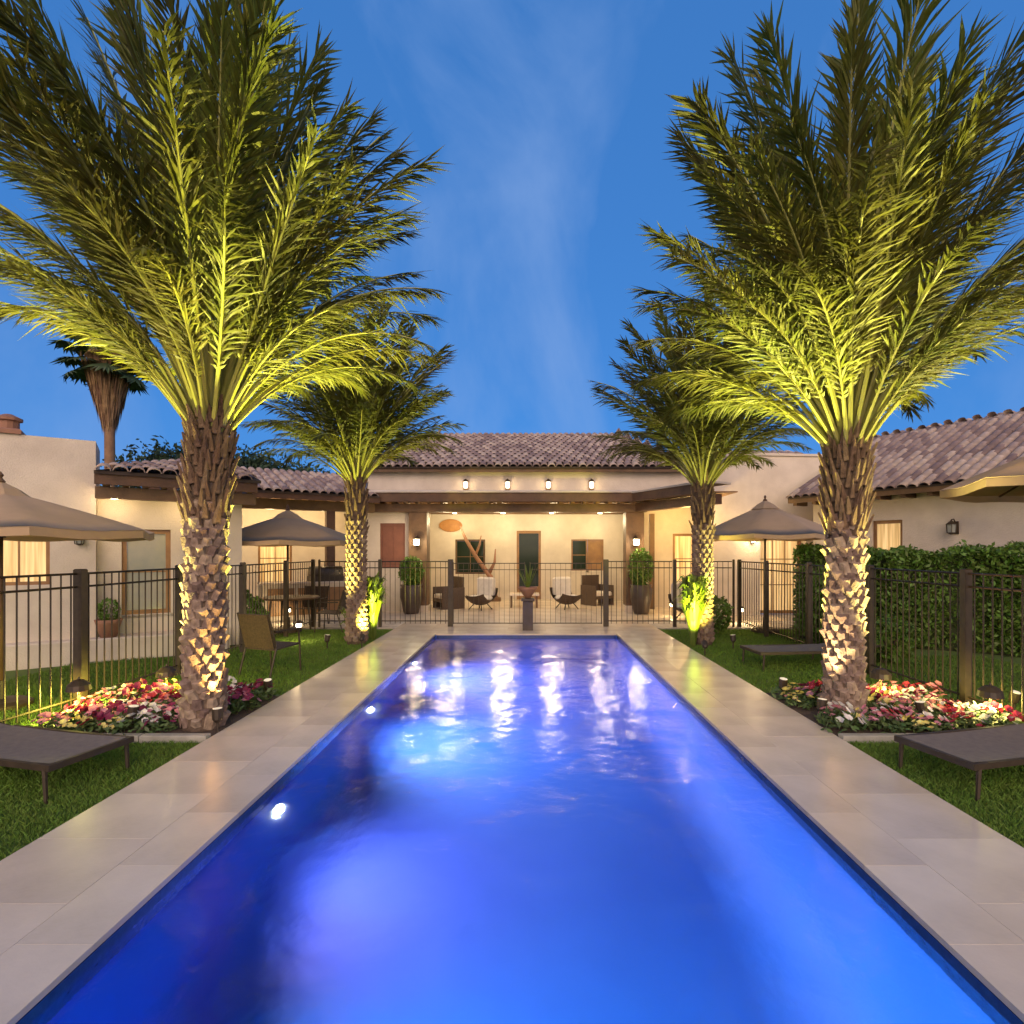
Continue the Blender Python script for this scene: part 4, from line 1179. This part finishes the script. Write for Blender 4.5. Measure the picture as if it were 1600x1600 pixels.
shell_chair('round dark shell chair with white cushions right of the glazed door', (1.15, 16.4, 0), R(30))
shell_chair('round dark shell chair with pale cushions on the porch right of the patio', (4.0, 13.9, 0), R(40))
def block_chair(label, loc, rz):
    t = thing('armchair', label, 'chair', loc, rz, 'armchairs on the covered patio')
    MB().bbox(-.32, .32, -.3, .3, .30, .42, .03).build('seat_cushion', M_cushion, t)
    MB().box(-.34, .34, -.32, .32, .20, .298).build('seat_frame', M_wicker, t)
    MB().box(-.34, .34, .322, .38, .2, .92).build('backrest', M_wicker, t)
    for xx in (-.38, .345): MB().box(xx, xx+.035, -.32, .38, .0, .62).build('armrest', M_wicker, t)
    return t
block_chair('dark wicker armchair against the left patio column', (-2.35, 16.6, 0), R(-60))
block_chair('dark wicker armchair below the shuttered window', (2.2, 17.6, 0), R(35))
ctb = thing('coffee_table', 'low square table between the round chairs', 'table', (-0.1, 16.9, 0))
MB().bbox(-.45, .45, -.3, .3, .36, .42, .01).build('tabletop', M_stone, ctb)
for xx in (-.38, .38):
    for yy_ in (-.22, .22): MB().box(xx-.025, xx+.025, yy_-.025, yy_+.025, 0, .358).build('leg', M_wood, ctb)
art = thing('wall_art', 'oval ochre wall plaque high on the left of the patio back wall', 'wall art', (-2.65, 19.48, 2.56))
o_ = MB(); o_.v = []; 
vs = [(0.40*math.cos(2*math.pi*k/24), 0.0, 0.22*math.sin(2*math.pi*k/24)) for k in range(24)]
o_.add([(0.0, -.07, 0)] + [(x_, -.02, z_) for x_, _, z_ in vs] + [(x_, 0.0, z_) for x_, _, z_ in vs],
       [(0, 1+(k+1) % 24, 1+k) for k in range(24)] + [(1+k, 1+(k+1) % 24, 25+(k+1) % 24, 25+k) for k in range(24)])
o_.build('plaque', M_art, art)
dw = thing('driftwood_sculpture', 'pale forked driftwood branch leaning across the left patio window', 'sculpture', (-1.45, 18.9, 0))
MB().lathe([(.22, 0), (.22, .12), (.16, .14)], 12, (.35, 0, 0)).build('base', M_wood, dw)
MB().tube([(.36, 0, .1), (.22, 0, .8), (-.25, 0, 1.45), (-.60, -.03, 2.05), (-.80, 0, 2.5)], [.11, .09, .07, .06, .025], 8).build('main_branch', M_terra, dw, True)
MB().tube([(.15, 0, .9), (.35, 0, 1.3), (.38, 0, 1.75)], [.07, .045, .02], 8).build('side_branch', M_terra, dw, True)
MB().tube([(-.3, 0, 1.5), (-.15, 0, 1.9), (-.1, 0, 2.2)], [.05, .035, .015], 8).build('side_branch', M_terra, dw, True)

def planter(label, loc, seed, h=.78, r=.30, plant_h=.85):
    t = thing('planter', label, 'planter', loc, 0, 'tall dark planters beside the patio columns')
    MB().lathe([(r*.62, 0), (r*.70, .05), (r*.95, h*.55), (r, h*.85), (r*.88, h*.92), (r*.98, h), (r*.85, h), (r*.8, h-.05)], 20).build('pot', M_pot, t, True)
    rg = np.random.default_rng(seed); n = 1500
    u_ = rng_unit(rg, n); P_ = u_*(rg.uniform(.3, 1, n)[:, None]**.5)*np.array([r*1.15, r*1.15, plant_h/2]) + np.array([0, 0, h+plant_h*.42])
    leaf_cloud(rg, P_, .05, M_hedge, 'plant', t)
    return t
planter('tall dark planter with bushy plant below the left lantern', (-3.12, 15.15, 0), 1)
planter('tall dark planter with upright plant below the right lantern', (3.05, 15.1, 0), 2, plant_h=1.1)
pp = thing('planter', 'small dusty pot with a dry plant on the plinth under the tall left window', 'planter', LW.matrix_basis @ Vector((0.82, 0.19, 0.33)))
MB().lathe([(.11, 0), (.17, .22), (.19, .28), (.16, .28), (.15, .25)], 16).build('pot', M_terra, pp, True)
rg = np.random.default_rng(12); leaf_cloud(rg, rng_unit(rg, 260)*np.array([.14, .14, .18]) + np.array([0, 0, .42]), .04, M_hedge, 'plant', pp)

ur = thing('pedestal_urn', 'terracotta bowl with thin agave on a dark pedestal beyond the far pool edge', 'urn', (0.01, 12.05, 0))
MB().bbox(-.11, .11, -.11, .11, 0.0, .62, .015).build('pedestal', M_pot, ur)
MB().bbox(-.14, .14, -.14, .14, .622, .68, .01).build('plinth_cap', M_pot, ur)
MB().lathe([(.06, .682), (.08, .72), (.19, .86), (.21, .92), (.18, .92), (.15, .87)], 16).build('bowl', M_terra, ur, True)
lv = MB(); rg_ = random.Random(9)
for i in range(16):
    a_ = i*2.4; d_ = Vector((math.cos(a_), math.sin(a_), 0)); s_ = Vector((-math.sin(a_), math.cos(a_), 0)); ln = rg_.uniform(.35, .6); sp = rg_.uniform(.08, .3)
    lv.add([d_*.02-s_*.02+Vector((0, 0, .88)), d_*.02+s_*.02+Vector((0, 0, .88)), d_*sp*.6+s_*.016+Vector((0, 0, .88+ln*.6)), d_*sp+Vector((0, 0, .88+ln)), d_*sp*.6-s_*.016+Vector((0, 0, .88+ln*.6))], [(0, 1, 2, 3, 4)])
lv.build('agave_leaves', M_lily, ur)

# ------------------------------------------------------------------ GARDEN SPOTLIGHTS, PATH LIGHTS, POOL LIGHTS
def spotlight(label, loc, target, energy, color, spot=70, radius=0.03, group='garden uplights', blend=.7):
    t = thing('garden_spotlight', label, 'spotlight', loc, 0, group)
    d_ = (Vector(target) - Vector(loc)).normalized()
    MB().tube([(0, 0, -.05), (0, 0, .12)], .012, 6).build('stake', M_metal, t)
    c = Vector((0, 0, .15))
    MB().tube([c - d_*.06, c - d_*.03, c + d_*.07], [.02, .045, .05], 10, cap=True).build('lamp_housing', M_metal, t)
    MB().tube([c + d_*.0705, c + d_*.074], .042, 10).build('lens', M_lens, t)
    lamp('spot', 'SPOT', c + d_*.09, energy, color, t, radius, aim(d_), spot, blend)
    return t
GOLD = (1.0, 0.66, 0.22)
spotlight('black uplight at the deck side of the near left palm', (-2.90, 5.27, 0), (-2.99, 5.42, 2.6), 75, (1.0, .62, .16), 70)
spotlight('black uplight behind the near left palm by the deck', (-2.97, 6.45, 0), (-2.85, 5.7, 3.9), 1350, (1.0, .92, .14), 62)
spotlight('black uplight at the deck side of the near right palm', (2.93, 5.60, 0), (3.2, 5.78, 3.4), 75, (1.0, .74, .36), 75)
spotlight('black uplight behind the near right palm by the deck', (2.95, 6.5, 0), (3.1, 5.9, 4.0), 1200, (1.0, .92, .16), 62)
spotlight('black uplight left of the near left palm in the flower bed', (-3.75, 5.35, 0), (-3.15, 5.6, 4.9), 500, (1.0, .90, .24), 64)
spotlight('black uplight right of the near right palm in the flower bed', (3.85, 5.5, 0), (3.3, 5.9, 4.9), 460, (1.0, .90, .26), 64)
spotlight('black uplight at the foot of the far left palm', (-2.91, 9.9, 0), (-2.97, 10.85, .55), 230, YEL, 56)
spotlight('black uplight on the grass left of the far left palm', (-3.5, 9.85, 0), (-3.15, 10.4, 4.4), 380, (1.0, .92, .18), 62)
spotlight('black uplight on the grass right of the far right palm', (3.6, 9.85, 0), (3.25, 10.35, 4.4), 230, (1.0, .92, .22), 62)
spotlight('black uplight at the foot of the far right palm', (2.90, 9.2, 0), (2.97, 10.05, .6), 330, YEL, 62)
spotlight('black uplight on the lawn below the large right umbrella', (5.1, 5.9, 0), (5.2, 5.3, 2.4), 80, (1.0, .6, .32), 70)
def path_light(label, loc, e_=5, hood=False, col=WARM, grp='low path lights outside the fence'):
    t = thing('path_light', label, 'path light', loc, 0, grp)
    MB().tube([(0, 0, -.04), (0, 0, .26)], .012, 6).build('stem', M_metal, t)
    if hood:
        MB().lathe([(.02, .262), (.02, .30)], 12).build('lamp_glass', M_lens, t)
        MB().lathe([(.105, .27), (.11, .275), (.10, .33), (.05, .375), (.004, .385)], 14).build('hood', M_metal, t)
        MB().lathe([(.012, .386), (.006, .41)], 8).build('knob', M_metal, t)
        lamp('path_lamp', 'POINT', (0, 0, .235), e_, col, t, .05)
        return t
    MB().lathe([(.05, .262), (.05, .33)], 12).build('lamp_glass', M_bulb, t)
    MB().lathe([(.10, .332), (.03, .38)], 12).build('cap', M_metal, t)
    lamp('path_lamp', 'POINT', (0, -.12, .25), e_, col, t, .04)
path_light('dark hooded path light at the left end of the left flower bed', (-4.58, 5.75, 0), 40, True, (1.0, .88, .14), 'hooded path lights in the flower beds')
path_light('dark hooded path light at the right end of the right flower bed', (4.52, 5.5, 0), 24, True, (1.0, .86, .22), 'hooded path lights in the flower beds')
path_light('dark hooded path light in the back row of the left flower bed', (-4.1, 6.4, 0), 18, True, (1.0, .88, .14), 'hooded path lights in the flower beds')
path_light('dark hooded path light in the back row of the right flower bed', (3.95, 6.3, 0), 14, True, (1.0, .86, .22), 'hooded path lights in the flower beds')
path_light('small glowing path light behind the left fence near the patio chairs', (-4.3, 10.6, 0), 7)
path_light('small glowing path light behind the right fence by the cream block', (5.05, 13.3, 0), 7)
path_light('small glowing path light on the right porch edge', (3.75, 14.6, 0), 5)
path_light('small glowing path light beside the outdoor kitchen', (-5.6, 13.2, 0), 6)

def pool_light(label, loc, dirv, e_, pcol, spot=128):
    t = thing('pool_light', label, 'pool light', loc, 0, 'underwater lights in the left pool wall')
    d_ = Vector(dirv).normalized()
    ax = Vector((1, 0, 0)) if abs(dirv[0]) > .5 else Vector((0, -1, 0))
    MB().tube([ax*0.0, ax*.02], .085, 16).build('rim', M_kerb, t)
    MB().tube([ax*.0205, ax*.032], .065, 16).build('lens', M_poolamp, t)
    lamp('pool_lamp', 'SPOT', ax*.06, e_, pcol, t, .06, aim(d_), spot, 1.0)
AZ = (0.12, 0.80, 1.0); VI = (0.92, 0.58, 1.0)
for Y, e_, pc, lb in ((1.75, 460, AZ, 'nearest underwater light in the left pool wall'), (4.2, 140, VI, 'bright underwater light in the left pool wall by the foreground deck'),
                      (6.7, 330, (.6, .72, 1.0), 'underwater light in the left pool wall midway down the pool'), (9.3, 430, VI, 'farthest underwater light in the left pool wall')):
    pool_light(lb, (PL+.001, Y, -.47), (1, .05, -.62), e_, pc)
